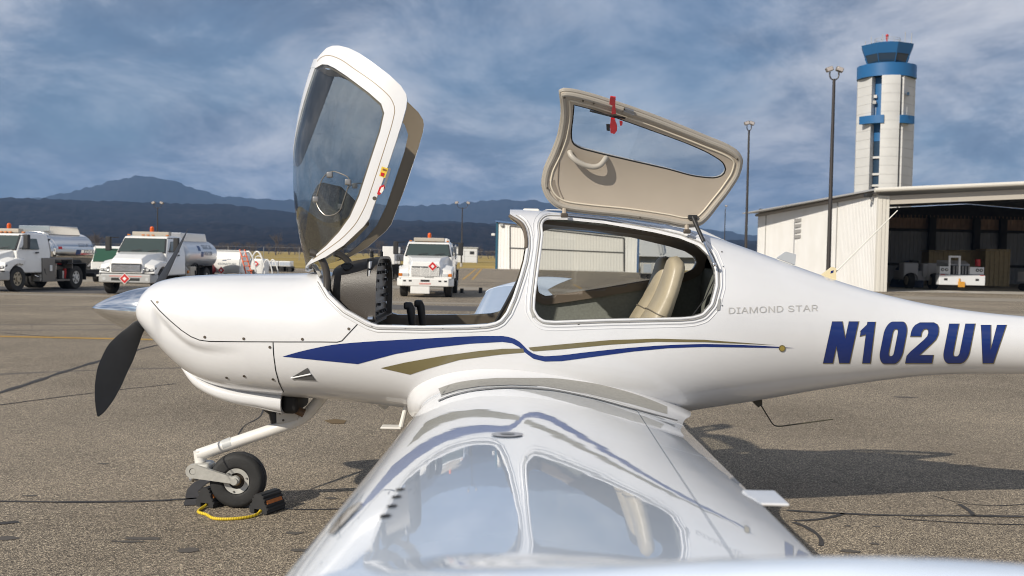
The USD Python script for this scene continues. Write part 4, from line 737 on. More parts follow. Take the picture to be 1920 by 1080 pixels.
add(CT_, "red_beacon", [cyl((-.1, 0, zc2 + .5), (-.1, 0, zc2 + 1.9), .12, 8), icosphere(subdivisions=1, radius=.28).apply_translation((-.1, 0, zc2 + 1.9)), icosphere(subdivisions=1, radius=.24).apply_translation((-.1, 0, zc2 + 1.45))], RED_)
for px, py in ((1625, 74), (1635.5, 66), (1655.5, 63), (1695.5, 61.5), (1706.5, 65)): q = at(px, py, D(dT)); add(CT_, "roof_antenna", cyl((q[0] - qc[0], .3, zc2 - .5), (q[0] - qc[0], .3, q[2]), .06, 6), TGR)
for px, py0, py1 in ((1643, 222, 208), (1696.5, 222, 208)): q = at(px, py0, D(dT)); add(CT_, "balcony_antenna", cyl((q[0] - qc[0], -4.6, z_bal1), (q[0] - qc[0], -4.6, tz(py1)), .05, 6), TGR)
q = at(1642, 185, D(dT)); add(CT_, "small_window", [bx(q[0] - qc[0] - .25, q[0] - qc[0] + .3, -3.25, -2.7, q[2] - .25, q[2] + .25)], TWW); add(CT_, "air_unit", [bx(q[0] - qc[0] - .35, q[0] - qc[0] + .2, -3.5, -2.7, q[2] - 1.3, q[2] - .75)], TGR); q = at(1699, 184.5, D(dT)); add(CT_, "square_opening", [bx(q[0] - qc[0] - .2, q[0] - qc[0] + .2, -4.2, -2.9, q[2] - .25, q[2] + .25)], TDK)
# =================================================================== THE AIRCRAFT
WHITE = mat("white_gelcoat", (.68, .68, .685), rough=.32, coat=1.0, coat_rough=.02, var=.05, vscale=2.2, bump=.035, bscale=5.0)
WINGTINT = usdkit.material(stage, "/World/Looks/sky_tinted_gelcoat", {"tc": ("texture_coordinate", {}), "m": ("mapping", {"scale": (1.0, .55, 1.0)}), "n": ("noise_texture", {"scale": 8.0, "detail": 2.0, "roughness": .4}), "b": ("bump", {"strength": .4, "distance": .0008}),
    "n2": ("noise_texture", {"scale": 3.0, "detail": 6.0, "roughness": .65}), "r2": ("rgb_ramp", {"ramp": [(.3, (.61, .685, .79)), (.7, (.66, .735, .83))]}), "rr": ("rgb_ramp", {"ramp": [(.35, (.008,) * 3), (.75, (.035,) * 3)]}),  # white paint with the blue of the reflected sky put into its colour
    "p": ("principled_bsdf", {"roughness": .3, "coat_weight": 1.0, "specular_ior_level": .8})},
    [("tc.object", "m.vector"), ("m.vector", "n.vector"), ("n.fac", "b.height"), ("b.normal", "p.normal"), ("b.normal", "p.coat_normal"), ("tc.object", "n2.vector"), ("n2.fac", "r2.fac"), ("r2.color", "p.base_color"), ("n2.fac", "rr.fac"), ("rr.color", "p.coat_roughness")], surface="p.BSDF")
BLUE = mat("blue_decal", (.0008, .018, .135), rough=.3, coat=.7)
GOLD = mat("olive_gold_decal", (.15, .125, .055), rough=.35, coat=.8)
GREYDEC = mat("grey_lettering", (.46, .45, .43), rough=.4)
DARK = mat("dark_gap", (.012, .012, .012), rough=.7)
BLACKP = mat("black_plastic", (.018, .018, .019), rough=.45)
TRIM = mat("brown_cabin_trim", (.13, .105, .08), rough=.42, bump=.15, bscale=220)
LINING = mat("dark_cabin_fabric", (.17, .18, .158), rough=.85, var=.2, vscale=60)
BEIGE = mat("beige_door_lining", (.40, .345, .28), rough=.55, var=.05, vscale=4, bump=.06, bscale=300)
LEATHER = mat("beige_leather", (.36, .31, .215), rough=.42, var=.12, vscale=9, bump=.1, bscale=120)
CHROME = mat("polished_chrome", (.82, .82, .82), rough=.09, metal=1.0)
ALU = mat("cast_aluminium", (.52, .51, .47), rough=.42, metal=.35, var=.15, vscale=30)
RUBBER = mat("tyre_rubber", (.022, .022, .022), rough=.75, var=.35, vscale=14, bump=.2, bscale=90)
RED = mat("red_paint", (.50, .012, .015), rough=.35, coat=.5)
BLADE = mat("black_propeller_blade", (.009, .0095, .011), rough=.6, var=.25, vscale=20)
STEEL = mat("grey_steel", (.35, .34, .33), rough=.35, metal=.9)
SCREW = mat("brown_screw_head", (.12, .10, .08), rough=.45, metal=.7)
WHITEPL = mat("white_plastic", (.74, .72, .66), rough=.45)
GREYWHITE = mat("grey_white_panel_paint", (.36, .37, .38), rough=.45)
GLASS = usdkit.material(stage, "/World/Looks/tinted_acrylic", {
    "t": ("transparent_bsdf", {"color": (.82, .83, .82)}), "g": ("glossy_bsdf", {"color": (1, 1, 1), "roughness": .01}),
    "geo": ("geometry", {}), "ior": ("math", {"math_type": "multiply_add", "value2": 1 / 1.5 - 1.5, "value3": 1.5}),   # same reflection from both faces of the sheet
    "f": ("fresnel", {}), "m": ("mix_closure", {})},
    [("geo.backfacing", "ior.value1"), ("ior.value", "f.IOR"), ("f.fac", "m.fac"), ("t.BSDF", "m.closure1"), ("g.BSDF", "m.closure2")], surface="m.closure")

PLANE = thing("light_aircraft", "white light aircraft with blue and gold stripes, front canopy and passenger door raised", "aircraft")

# ---- fuselage: measured stations (picture column, top row, bottom row) with the canopy closed
TOP = [(277, 566), (280, 553), (285, 543), (292, 535), (302, 528), (318, 522.5), (345, 518), (380, 515.5), (420, 514), (500, 513), (570, 512.5), (600, 511), (640, 484), (690, 454),
       (750, 427), (810, 408), (870, 397), (930, 392.5), (985, 393), (1060, 400), (1120, 406), (1180, 413), (1240, 421), (1290, 430), (1340, 445), (1400, 466), (1450, 484), (1500, 502),
       (1560, 523), (1620, 542), (1680, 557.5), (1740, 570.5), (1800, 580), (1860, 587.5), (1920, 593), (2050, 602), (2250, 612), (2420, 620)]
BOT = [(277, 604), (282, 612), (290, 622), (300, 634), (315, 650), (335, 672), (355, 690), (380, 707), (410, 720), (450, 730), (500, 736), (560, 741), (620, 744), (700, 753), (800, 764),
       (900, 773), (1000, 780), (1100, 782), (1200, 778), (1285, 768), (1340, 760), (1400, 752), (1450, 744), (1500, 735), (1550, 727), (1600, 719.5), (1660, 711.5), (1720, 705), (1800, 701), (1920, 701), (2050, 702), (2250, 706), (2420, 712)]
WID = [(277, .20), (280, .245), (286, .285), (296, .315), (312, .345), (340, .385), (400, .435), (480, .475), (600, .525), (700, .565), (800, .59), (900, .60), (1000, .60), (1100, .595), (1200, .575),
       (1285, .545), (1340, .515), (1400, .47), (1460, .42), (1520, .372), (1600, .318), (1700, .265), (1800, .228), (1920, .195), (2100, .165), (2420, .12)]
MID = [(277, .50), (340, .50), (450, .50), (600, .46), (700, .42), (800, .39), (1000, .37), (1200, .40), (1340, .44), (1500, .48), (1700, .5), (2420, .5)]   # share of the height at which it is widest
NUP = [(277, 2.1), (330, 2.5), (450, 2.6), (600, 2.5), (700, 2.25), (900, 2.1), (1100, 2.1), (1340, 2.1), (2420, 2.05)]
NLO = [(277, 2.1), (330, 2.3), (600, 2.5), (900, 2.5), (1285, 2.2), (1500, 2.05), (2420, 2.0)]
xs_px = np.array([p[0] for p in TOP])
def _curve(tab, fy=None):
    X, Z = [], []
    for px, v in tab:
        if fy: p = at(px, v, 0.0); X.append(p[0]); Z.append(p[2])
        else: X.append(at(px, 560, 0.0)[0]); Z.append(v)
    return np.array(X), np.array(Z)
X0, X1 = at(277, 585, 0)[0], at(2420, 660, 0)[0]
# dense station list, finer at the blunt nose
SX = np.concatenate([X0 + (np.linspace(0, 1, 26) ** 1.8) * .25, np.linspace(X0 + .26, X1, 330)])
def _tab(tab, fy=None, sig=3.0):
    X, Z = _curve(tab, fy); o = np.argsort(X); X, Z = X[o], Z[o]
    g = np.linspace(X[0], X[-1], 1400); v = PchipInterpolator(X, Z)(g)
    vs = gaussian_filter1d(v, sig * 4, mode="nearest"); w = np.clip((g - X[0] - .10) / .25, 0, 1)      # keep the blunt nose crisp
    return lambda x: np.interp(x, g, vs * w + v * (1 - w))
ztop, zbot, wid = _tab(TOP, 1), _tab(BOT, 1), _tab(WID)
zfr, nup, nlo = _tab(MID), _tab(NUP), _tab(NLO)
def zmid(x): return zbot(x) + zfr(x) * (ztop(x) - zbot(x))
_sp = np.array([at(a, b, -.36) for a, b in [(283, 566), (300, 588), (320, 607), (340, 624), (358, 636), (374, 642), (392, 645), (470, 646)]])
def step(x, z):
    """the lower cowl is set back under the edge of the upper cowl, fading out towards the firewall"""
    zs = np.interp(x, _sp[:, 0], _sp[:, 2]); A = np.interp(x, [_sp[0, 0], _sp[1, 0], _sp[4, 0], _sp[7, 0]], [0.0, .10, .085, 0.0]); q = np.clip((zs - z) / .045, 0, 1); q = q * q * (3 - 2 * q)
    return 1 - A * q * np.clip(1 - (zs - z) / .34, 0, 1)
def section(x, off=0.0, n=128):
    a = np.linspace(0, 2 * np.pi, n, endpoint=False) + np.pi / n
    c, s = np.cos(a), np.sin(a); zm = zmid(x); w = max(wid(x) - off, .01)
    nn = np.where(s > 0, nup(x), nlo(x)); h = np.where(s > 0, ztop(x) - zm - off, zm - zbot(x) - off)
    y = w * np.sign(c) * np.abs(c) ** (2 / nn); z = zm + np.maximum(h, .01) * np.sign(s) * np.abs(s) ** (2 / nn)
    return np.stack([np.full(n, x), y * step(x, z), z], 1)
def surf_y(x, z, off=0.0):
    zm = zmid(x); up = z > zm
    h = np.where(up, ztop(x) - zm - off, zm - zbot(x) - off); nn = np.where(up, nup(x), nlo(x))
    q = np.clip(np.abs(z - zm) / np.maximum(h, .01), 0, 1)
    return (wid(x) - off) * (1 - q ** nn) ** (1 / nn) * step(x, z)
def on_fus(px, py, out=0.0, side=-1):
    """point(s) of the near (side -1) or far (+1) fuselage side seen at a picture position"""
    px, py = np.asarray(px, float), np.asarray(py, float)
    Y = np.full(px.shape, side * .5); p = at(px, py, Y)
    for _ in range(14):
        Y = .5 * Y + .5 * side * surf_y(p[..., 0], p[..., 2]); p = at(px, py, Y)
    if out:
        e = .004; x, z = p[..., 0], p[..., 2]
        gx = (surf_y(x + e, z) - surf_y(x - e, z)) / (2 * e); gz = (surf_y(x, z + e) - surf_y(x, z - e)) / (2 * e)
        nrm = np.stack([-gx, np.full(px.shape, float(side)), -gz], -1); nrm /= np.linalg.norm(nrm, axis=-1, keepdims=True)
        p = p + nrm * out
    return p
def px_poly_xz(pts, side=-1, n=0):
    """picture outline on the fuselage side -> (x, z) polygon"""
    Q = [on_fus(a, b, side=side) for a, b in pts]
    return Polygon([(q[0], q[2]) for q in Q]).buffer(0)
def decal(poly, out=.0022, edge=9.0):
    v, f = tri2d(poly, edge)
    return orient(trimesh.Trimesh(on_fus(v[:, 0], v[:, 1], out), f, process=False), (0, -1, 0))
def ribbon_px(pts, width, out=.002, fn=None):
    return decal(LineString(pts).buffer(width / 2, cap_style=2, join_style=1, quad_segs=4), out, 8.0)

fus_outer = loft(np.array([section(x) for x in SX]))
# door openings: outlines read along the inner edges of the white door frames
FRONT = [(560, 300), (588, 500), (597, 513), (602, 524), (619, 553), (648, 580), (691, 604), (708, 609.5), (792, 611), (880, 609.5), (913, 607.5), (929, 604), (938, 599), (949, 585), (961, 558), (975, 515), (982, 490),
         (986, 466), (986, 445), (983, 431), (977, 420), (966, 412), (956, 406), (956, 300)]
DOOR = [(1017, 414), (1024, 411), (1060, 412), (1132, 419), (1229, 436), (1275, 447), (1310, 461), (1330, 480), (1341, 507), (1342, 536), (1333, 570), (1317, 588), (1300, 593), (1277, 595), (1132, 598), (1040, 601.5), (1020, 600), (1010, 593), (1003, 580),
        (1004, 560), (1010, 510), (1016, 465), (1019, 440), (1017, 422)]
def open_poly(pts):
    Q = []
    for a, b in pts:
        p = at(a, b, -.3) if b < 392 else on_fus(a, b)
        Q.append((p[0], p[2]))
    return Polygon(Q).buffer(0)
def rounded(pts, r): return [tuple(q) for q in np.array(Polygon(pts).buffer(-r, quad_segs=10).buffer(2 * r, quad_segs=10).buffer(-r, quad_segs=10).simplify(.15).exterior.coords)[:-1]]
DOOR = rounded(DOOR, 13)
FRONTP, DOORP = open_poly(FRONT), open_poly(DOOR)
FARWIN = px_poly_xz(rounded([(1010, 440), (1020, 431), (1036, 427), (1108, 432), (1181, 444), (1253, 461), (1282, 470), (1298, 480), (1304, 492), (1297, 505), (1280, 513), (1224, 524), (1132, 540), (1060, 551), (1022, 556), (1008, 549), (1004, 520), (1006, 480)], 9), side=1)
xa, xb = at(612, 500, 0)[0], at(1350, 500, 0)[0]
inner = [x for x in SX if xa <= x <= xb]
cavity = man(loft(np.array([section(x, .05) for x in inner])))
front_cut = man(prism_y(FRONTP, -1.2, 1.2))
door_cut = man(prism_y(DOORP, -1.2, -.02))
win_cut = man(prism_y(FARWIN, .02, 1.2))
shell = man(fus_outer) - cavity - front_cut - door_cut - win_cut
FUS = add(PLANE, "fuselage", tm(shell), WHITE)
# cabin lining just inside the shell
lin = man(loft(np.array([section(x, .0505) for x in inner[1:-1]]))) - man(loft(np.array([section(x, .058) for x in inner[2:-2]])))
lin = lin - front_cut - door_cut - man(prism_y(FARWIN.buffer(.006), .02, 1.2))
add(PLANE, "cabin_lining", tm(lin), LINING)
def trim_ring(poly, w0, w1, d0, d1, y0, y1, mat_, name):
    """a band of the cabin wall around an opening, as a raised trim"""
    band = poly.buffer(w1).difference(poly.buffer(w0))
    r = man(loft(np.array([section(x, d0) for x in inner[1:-1]]))) - man(loft(np.array([section(x, d1) for x in inner[2:-2]])))
    return add(PLANE, name, tm(r ^ man(prism_y(band, y0, y1))), mat_)
trim_ring(FARWIN, -.006, .055, .056, .085, .02, 1.2, TRIM, "window_trim")
trim_ring(FRONTP, .002, .075, .054, .066, -1.2, 1.2, TRIM, "sill_trim")
# far fixed window pane
wp = (man(loft(np.array([section(x, .012) for x in inner]))) - man(loft(np.array([section(x, .018) for x in inner[1:-1]])))) ^ man(prism_y(FARWIN.buffer(.004), .02, 1.2))
add(PLANE, "fixed_window", tm(wp), GLASS)

# ---- white rabbet frames around the two openings (near side ring standing on the skin)
def frame_band(pts, grow, out, name, w=None, mat_=WHITE, h=.010):
    P = Polygon(pts).buffer(0); ring = P.buffer(grow).difference(P.buffer(1.0))
    ring = ring.intersection(sbox(594, 398, 1400, 640))
    v, f = tri2d(ring, 7.0)
    top = on_fus(v[:, 0], v[:, 1], out)
    return orient(trimesh.Trimesh(top, f, process=False), (0, -1, 0))
def rim_tube(pts, grow, r, out, name, mat_, clip=None):
    P = Polygon(pts).buffer(0).buffer(grow, quad_segs=8)
    c = np.array(P.exterior.coords)[:-1]
    if clip is not None:
        l = P.exterior.intersection(clip)
        ls = max(getattr(l, "geoms", [l]), key=lambda g: g.length) if l.geom_type != "LineString" else l
        from shapely.ops import linemerge
        if l.geom_type == "MultiLineString":
            mm = linemerge(l); ls = max(getattr(mm, "geoms", [mm]), key=lambda g: g.length)
        d = np.linspace(0, ls.length, int(ls.length / 5) + 2); q = np.array([ls.interpolate(t).coords[0] for t in d])
        return tube(on_fus(np.array(q)[:, 0], np.array(q)[:, 1], out), r, 8)
    L = P.exterior.length; d = np.linspace(0, L, int(L / 5), endpoint=False); q = [P.exterior.interpolate(t).coords[0] for t in d]
    return tube(on_fus(np.array(q)[:, 0], np.array(q)[:, 1], out), r, 8, closed=True)
cl = sbox(596, 404, 1000, 640)
add(FUS, "canopy_sill_frame", [rim_tube(FRONT, 3.0, .008, .0, "", WHITE, cl), rim_tube(FRONT, 12, .006, .0, "", WHITE, cl)], WHITE, 40)
add(FUS, "door_frame", [rim_tube(DOOR, 2.5, .008, .001, "", WHITE), rim_tube(DOOR, 11, .007, -.001, "", WHITE), rim_tube(DOOR, 18, .004, -.001, "", WHITE)], WHITE, 40)
SEAL = mat("grey_door_seal", (.30, .29, .27), rough=.6)
add(FUS, "door_seal", rim_tube(DOOR, 6.5, .0035, .003, "", SEAL), SEAL)
add(FUS, "canopy_seal", rim_tube(FRONT, 7.5, .003, .003, "", SEAL, cl), SEAL)

# ---- roll bar hoop lip and roof antenna
hoop = [p for p in FRONT if p[0] >= 955 and 400 < p[1] < 470][::-1]
lip = [on_fus(a, b, .004) for a, b in hoop]
lipf = [np.array([p[0], -p[1], p[2]]) for p in lip][::-1]
add(FUS, "hoop_lip", tube(spline(np.array(lip), 30), .012, 8), TRIM)
pc = at(996, 395, 0.0)
add(PLANE, "roof_antenna", [rbox(pc[0] - .055, pc[0] + .055, -.05, .05, pc[2] - .02, pc[2] + .012, .012)], WHITEPL)

# ---- nose: chin scoop, firewall dark, panel seams, screws
CT = [(338, 668, 674), (350, 676, 690), (377, 690, 722), (410, 705, 740), (440, 712, 750.5), (475, 718, 758), (499, 720, 762), (525, 722, 768), (543, 722, 772)]
CW = [.06, .12, .18, .22, .245, .26, .265, .27, .27]
rings = []
cxs = np.linspace(0, 1, 40); key = np.linspace(0, 1, len(CT))
cpx, ct, cb, cw = [PchipInterpolator(np.array([c[0] for c in CT], float), np.array(v, float)) for v in ([c[0] for c in CT], [c[1] for c in CT], [c[2] for c in CT], CW)]
for px in np.linspace(338, 543, 40):
    pt, pb = at(px, float(ct(px)), 0), at(px, float(cb(px)), 0); zc, hh, w = (pt[2] + pb[2]) / 2, (pt[2] - pb[2]) / 2, float(cw(px))
    a = np.linspace(0, 2 * np.pi, 48, endpoint=False); c, s = np.cos(a), np.sin(a)
    rings.append(np.stack([np.full(48, pt[0]), w * np.sign(c) * np.abs(c) ** .7, zc + hh * np.sign(s) * np.abs(s) ** .8], 1))
chin = man(loft(np.array(rings)))
hol = [np.c_[r[:, 0] + .05, (r[:, 1:] - r[:, 1:].mean(0)) * .9 + r[:, 1:].mean(0)] for r in rings[20:]]
COWL = add(PLANE, "lower_cowl", tm(chin - man(loft(np.array(hol)))), WHITE)
seams = [[(283, 563), (300, 583), (320, 602), (340, 619), (358, 631), (374, 637.5), (392, 640), (450, 640.5), (540, 641), (600, 641), (632, 641.5), (641, 639), (671, 607)],
         [(512, 642), (513, 665), (517, 695), (523, 717), (532, 735)]]
add(FUS, "cowl_seam", [ribbon_px(s, 1.7) for s in seams], DARK)
for sx, sy in [(384, 632), (457, 635), (567, 636), (654, 616.5), (506, 651), (295, 566.5), (512, 711), (458, 705), (425, 708)]:
    p, q = on_fus(sx, sy, -.002), on_fus(sx, sy, .004)
    add(FUS, "screw", cyl(p, q, .0085, 12), SCREW)
# two-part vent scoop
add(FUS, "vent_scoop", [decal(Polygon([(547, 707), (577, 689), (582, 699)]), .004), decal(Polygon([(548, 710), (584, 702), (593, 713)]), .004)], mat("scoop_shade", (.10, .10, .10), rough=.5))
add(FUS, "vent_scoop_edge", tube([on_fus(546, 708.5, .003), on_fus(583, 700.5, .006)], .005, 8), WHITE)

# ---- stripes and lettering
bl_t = [(530, 668.5), (580, 655), (631, 645.5), (690, 640.5), (742, 637.5), (831, 633), (902, 630), (942, 630), (960, 633.5), (973, 640), (982, 648.5), (991, 657.5), (1004, 664.5), (1022, 667.8), (1044, 666.7), (1098, 660.5), (1187, 651.5), (1253, 647), (1320, 645), (1400, 647), (1490, 652.6)]
bl_b = [(1400, 651.5), (1320, 650.3), (1253, 652.7), (1187, 659), (1098, 671), (1053, 677), (1022, 677.8), (1000, 672.5), (985, 661.5), (973, 650.5), (960, 643.5), (942, 641), (880, 644.5), (800, 653.5), (742, 663.5), (702, 674), (671, 682.5), (600, 675.6)]
def smooth_px(pts, n=90):
    P = np.array(pts, float); s = np.r_[0, np.cumsum(np.linalg.norm(np.diff(P, axis=0), axis=1))]
    return [tuple(q) for q in PchipInterpolator(s, P)(np.linspace(0, s[-1], n))]
add(FUS, "blue_stripe", decal(Polygon(smooth_px(bl_t) + bl_b[:-1] + [(671, 682.5), (600, 675.6)])), BLUE)
add(FUS, "gold_stripe", decal(Polygon([(714, 690), (760, 679.5), (831, 667), (898, 658), (942, 654), (981, 653.5), (983, 661), (942, 664.3), (862, 674.6), (800, 692), (769, 702.3)])), GOLD)
add(FUS, "gold_stripe", decal(Polygon([(991, 651.5), (1053, 645.5), (1142, 637.7), (1230, 635), (1320, 637), (1455, 647), (1320, 641.5), (1230, 640.8), (1142, 646.3), (1053, 655), (1000, 658.7), (994, 655.5)])), GOLD)
add(FUS, "stripe_roundel", decal(Point(1466, 653).buffer(6.2), .0035, 4), mat("yellow_gold", (.42, .32, .08), rough=.35, metal=.3))
add(FUS, "stripe_roundel_ring", decal(Point(1466, 653).buffer(6.2).difference(Point(1466, 653).buffer(4.6)), .0045, 4), GOLD)
def glyph(ch):
    R = lambda a, b, c, d: sbox(a, b, c, d)
    if ch == "N": return union_all([R(0, 0, .36, 1), R(.64, 0, 1, 1), Polygon([(0, 1), (.38, 1), (1, 0), (.62, 0)])])
    if ch == "1": return union_all([R(.42, 0, 1, 1), Polygon([(0, .78), (.42, .88), (.42, .70), (0, .66)]), Polygon([(0, .79), (.42, .79), (.62, 1), (.36, .92)])])
    if ch == "0":
        o = affinity.scale(sbox(.30, .2, .70, .80).buffer(.28, quad_segs=12), 1, 1); o = affinity.scale(sbox(-.0, 0, 1, 1).buffer(-.30).buffer(.30, quad_segs=12), 1, 1)
        return o.difference(sbox(.38, .17, .62, .83).buffer(-.1).buffer(.1, quad_segs=10))
    if ch == "U": return sbox(0, 0, 1, 1.4).buffer(-.30).buffer(.30, quad_segs=12).intersection(sbox(0, 0, 1, 1)).difference(sbox(.37, .17, .63, 1.4).buffer(-.1).buffer(.1, quad_segs=10))
    if ch == "V": return Polygon([(0, 1), (.38, 1), (.52, .33), (.64, 1), (1, 1), (.70, 0), (.28, 0)])
    if ch == "2": return Polygon([(0, .66), (0, .78), (.03, .87), (.10, .94), (.25, 1), (.75, 1), (.90, .95), (.97, .88), (1, .78), (1, .70), (.95, .58), (.82, .47), (.47, .21), (.47, .19), (.97, .19), (.97, 0), (0, 0), (0, .17), (.10, .27), (.52, .57), (.62, .66), (.64, .74), (.61, .82), (.52, .85), (.43, .83), (.38, .76), (.38, .66)])
def letter(ch, x0, x1, xt, base, top):
    """x0, x1: foot of the letter; xt: where its top left corner sits"""
    g = glyph(ch); sh = xt - x0
    return affinity.affine_transform(g, [x1 - x0, sh, 0, -(base - top), x0, base])
letters = [("N", 1543, 1592, 1560, 680, 603), ("1", 1606, 1631, 1615.5, 680, 604), ("0", 1645.5, 1688, 1661, 681, 603.5), ("2", 1697, 1748, 1711.5, 680, 605), ("U", 1765, 1813, 1779.5, 680.5, 607.5), ("V", 1829, 1876, 1839, 680, 610)]
for ch, x0, x1, xt, b, t in letters:
    g = letter(ch, x0, x1, xt, b, t)
    L = add(FUS, "registration_letter", decal(g, .0035, 8), BLUE, label="letter of the blue tail registration")
    add(L, "gold_outline", decal(affinity.translate(g.buffer(1.1, join_style=2), .8, .6), .0020, 8), GOLD)
def text_px(text, x0, y0, x1, y1, h, name, mat_, out=.003, bold=False, parent=None):
    """lettering laid on the fuselage side from (x0, y0) to (x1, y1), capitals h picture rows tall"""
    t = meshkit.text_mesh(text, 1.0, .001, bold); f = t.faces[(t.face_normals[:, 2] > .5)]; v = t.vertices[:, :2]
    used = np.unique(f); re = -np.ones(len(v), int); re[used] = np.arange(len(used)); v, f = v[used], re[f]
    w = v[:, 0].max() - v[:, 0].min(); u = (v[:, 0] - v[:, 0].min()) / w
    px = x0 + u * (x1 - x0); py = y0 + u * (y1 - y0) - v[:, 1] * h
    v3, f = trimesh.remesh.subdivide_to_size(np.c_[px, py, np.zeros(len(px))], f, 14)
    return add(parent or FUS, name, orient(trimesh.Trimesh(on_fus(v3[:, 0], v3[:, 1], out), f, process=False), (0, -1, 0)), mat_)
text_px("DIAMOND", 1366, 588.5, 1468, 585, 11.5, "model_lettering", GREYDEC)
text_px("STAR", 1477, 584.8, 1533, 583.2, 11.5, "model_lettering", GREYDEC)

# ---- spinner and propeller
tip = at(172, 577.5, 0); ax = at(288, 574, 0); ax[2] = tip[2] - .015
prof = [(0, 0), (.03, .022), (.08, .045), (.15, .072), (.22, .096), (.29, .117), (.35, .131), (.40, .139), (.425, .141), (.427, .130), (.427, 0)]
P = np.array(prof); L = ax[0] - tip[0] + .045; s = L / .427
spin = revolve(np.c_[(P[:, 1] + .010 * np.sin(np.pi * P[:, 0] / .427) * (P[:, 1] > 0)) * s * 1.13, P[:, 0] * s], sections=64)
spin.apply_transform(trimesh.transformations.rotation_matrix(np.pi / 2, [0, 1, 0])); spin.apply_translation(tip + (0, 0, 0))
spin.apply_transform(trimesh.transformations.rotation_matrix(math.radians(2.2), [0, 1, 0], tip))
add(PLANE, "spinner", spin, CHROME, 35)
add(PLANE, "spinner_backplate", [cyl((ax[0] + .012, 0, ax[2]), (ax[0] + .055, 0, ax[2]), .15, 40)], mat("cowl_gap_dark", (.02, .02, .02), rough=.6))
def blade(foot, tipp, chord, name, twist=(52, 14), lead=None):
    """propeller blade from foot to tip; twist of the chord against the plane of rotation"""
    foot, tipp = np.array(foot), np.array(tipp); d = tipp - foot; Lb = np.linalg.norm(d); d /= Lb
    axis = np.array([-1.0, 0, 0]); tang = np.cross(d, axis); tang /= np.linalg.norm(tang); axn = np.cross(tang, d)
    G = []; N = 40
    for i in range(N):
        u = i / (N - 1); c = chord * float(PchipInterpolator([0, .08, .22, .42, .60, .76, .88, .96, 1], [.46, .54, .78, 1.0, 1.0, .84, .56, .27, .05])(u)); th = max(.22 * (1 - u) ** 2, .055) * c + .001
        tw = math.radians(twist[0] + (twist[1] - twist[0]) * u ** .7)
        e1 = math.cos(tw) * tang + math.sin(tw) * axn; e2 = -math.sin(tw) * tang + math.cos(tw) * axn
        a = np.linspace(0, 2 * np.pi, 24, endpoint=False)
        sw = .030 * math.sin(math.pi * u) - .022 * u ** 3; G.append(foot + d * Lb * u - sw * e1 + np.outer(np.cos(a) * c / 2, e1) + np.outer(np.sin(a) * th / 2, e2))
    return loft(np.array(G))
PROP = _free(PLANE, "propeller"); UsdGeom.Xform.Define(stage, PROP)
hub = np.array([at(283, 585, 0)[0] - .035, 0, ax[2] - .01])
bv = np.array([-.01, -.79, -.545])
add(PROP, "blade", blade(hub + bv * .12, hub + bv, .182, "", (-58, -34)), BLADE, label="black blade pointing down towards the viewer")
add(PROP, "blade", blade(hub - bv * .12, hub - bv * 1.02, .19, "", (-58, -34)), BLADE, label="black blade standing up behind the cowl")
add(PROP, "blade_cuff", tube(spline([hub + (-.05, -.115, -.005), hub + (-.03, -.135, .02), hub + (.005, -.14, .02), hub + (.03, -.135, .0)], 16), .012, 8), WHITEPL)

# ---- nose gear
g0 = at(592, 742, 0); g1 = at(572, 790, 0)
knee, elbow = at(575, 782, 0), at(372, 853, 0)
NG = _free(PLANE, "nose_gear"); UsdGeom.Xform.Define(stage, NG)
add(NG, "leg_tube", [tube([at(606, 742, 0), at(578, 775, 0), at(566, 784, 0), at(548, 793, 0), elbow], [.038, .040, .041, .040, .040], 18), cyl(elbow + (.004, 0, .03), at(376, 866, 0), .037, 18)], mat("white_gear_paint", (.72, .70, .66), rough=.4, var=.08, vscale=8))
add(NG, "grey_tape_band", tube([at(420, 836, 0), at(428, 833, 0), at(436, 830, 0)], .0408, 20), mat("grey_tape", (.45, .46, .46), rough=.5))
add(NG, "gear_bracket", [prism_y(Polygon([(at(521, 768, 0)[0], at(521, 768, 0)[2]), (at(571, 735, 0)[0], at(571, 735, 0)[2]), (at(560, 785, 0)[0], at(560, 785, 0)[2]), (at(522, 792, 0)[0], at(522, 792, 0)[2])]), -.05, .05)], mat("bracket_paint", (.55, .53, .49), rough=.5))
add(NG, "rubber_damper", [tube([at(500, 763, 0), at(512, 772, 0), at(517, 792, 0)], .032, 10)], BLACKP)
add(NG, "exhaust_pipe", [tube([at(540, 740, -.12), at(548, 765, -.12), at(570, 775, -.12)], .028, 14)], mat("rusty_exhaust", (.16, .10, .06), rough=.6, metal=.6, var=.4, vscale=20))
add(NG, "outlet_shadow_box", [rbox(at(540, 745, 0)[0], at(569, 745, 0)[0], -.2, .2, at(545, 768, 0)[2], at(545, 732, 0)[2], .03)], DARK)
piv = at(370, 878, 0); hubw = at(447, 903, 0)
wr = .182; hubw[2] = wr
arm = np.array([[(piv[0]), piv[2]], [hubw[0], hubw[2] + .012]])
for sy in (-.088, .088):
    dv = (arm[1] - arm[0]) / np.linalg.norm(arm[1] - arm[0]); nv = np.array([-dv[1], dv[0]])
    body = Polygon([arm[0] + nv * .044, arm[1] + nv * .020, arm[1] - nv * .020, arm[0] - nv * .044]).union(Point(arm[0]).buffer(.046)).union(Point(arm[1]).buffer(.030)).difference(Point(arm[0]).buffer(.022))
    a_, b_ = arm; mid = a_ + (b_ - a_) * .5
    t = prism_y(body, sy - .016, sy + .016)
    add(NG, "fork_arm", [t, cyl((hubw[0], sy * .75, hubw[2] + .01), (hubw[0], sy * 1.35, hubw[2] + .01), .022, 16)], ALU)
add(NG, "fork_yoke", [rbox(piv[0] - .01, piv[0] + .10, -.075, .075, piv[2] - .03, piv[2] + .045, .02), cyl((piv[0], -.1, piv[2]), (piv[0], .1, piv[2]), .02, 14)], ALU)
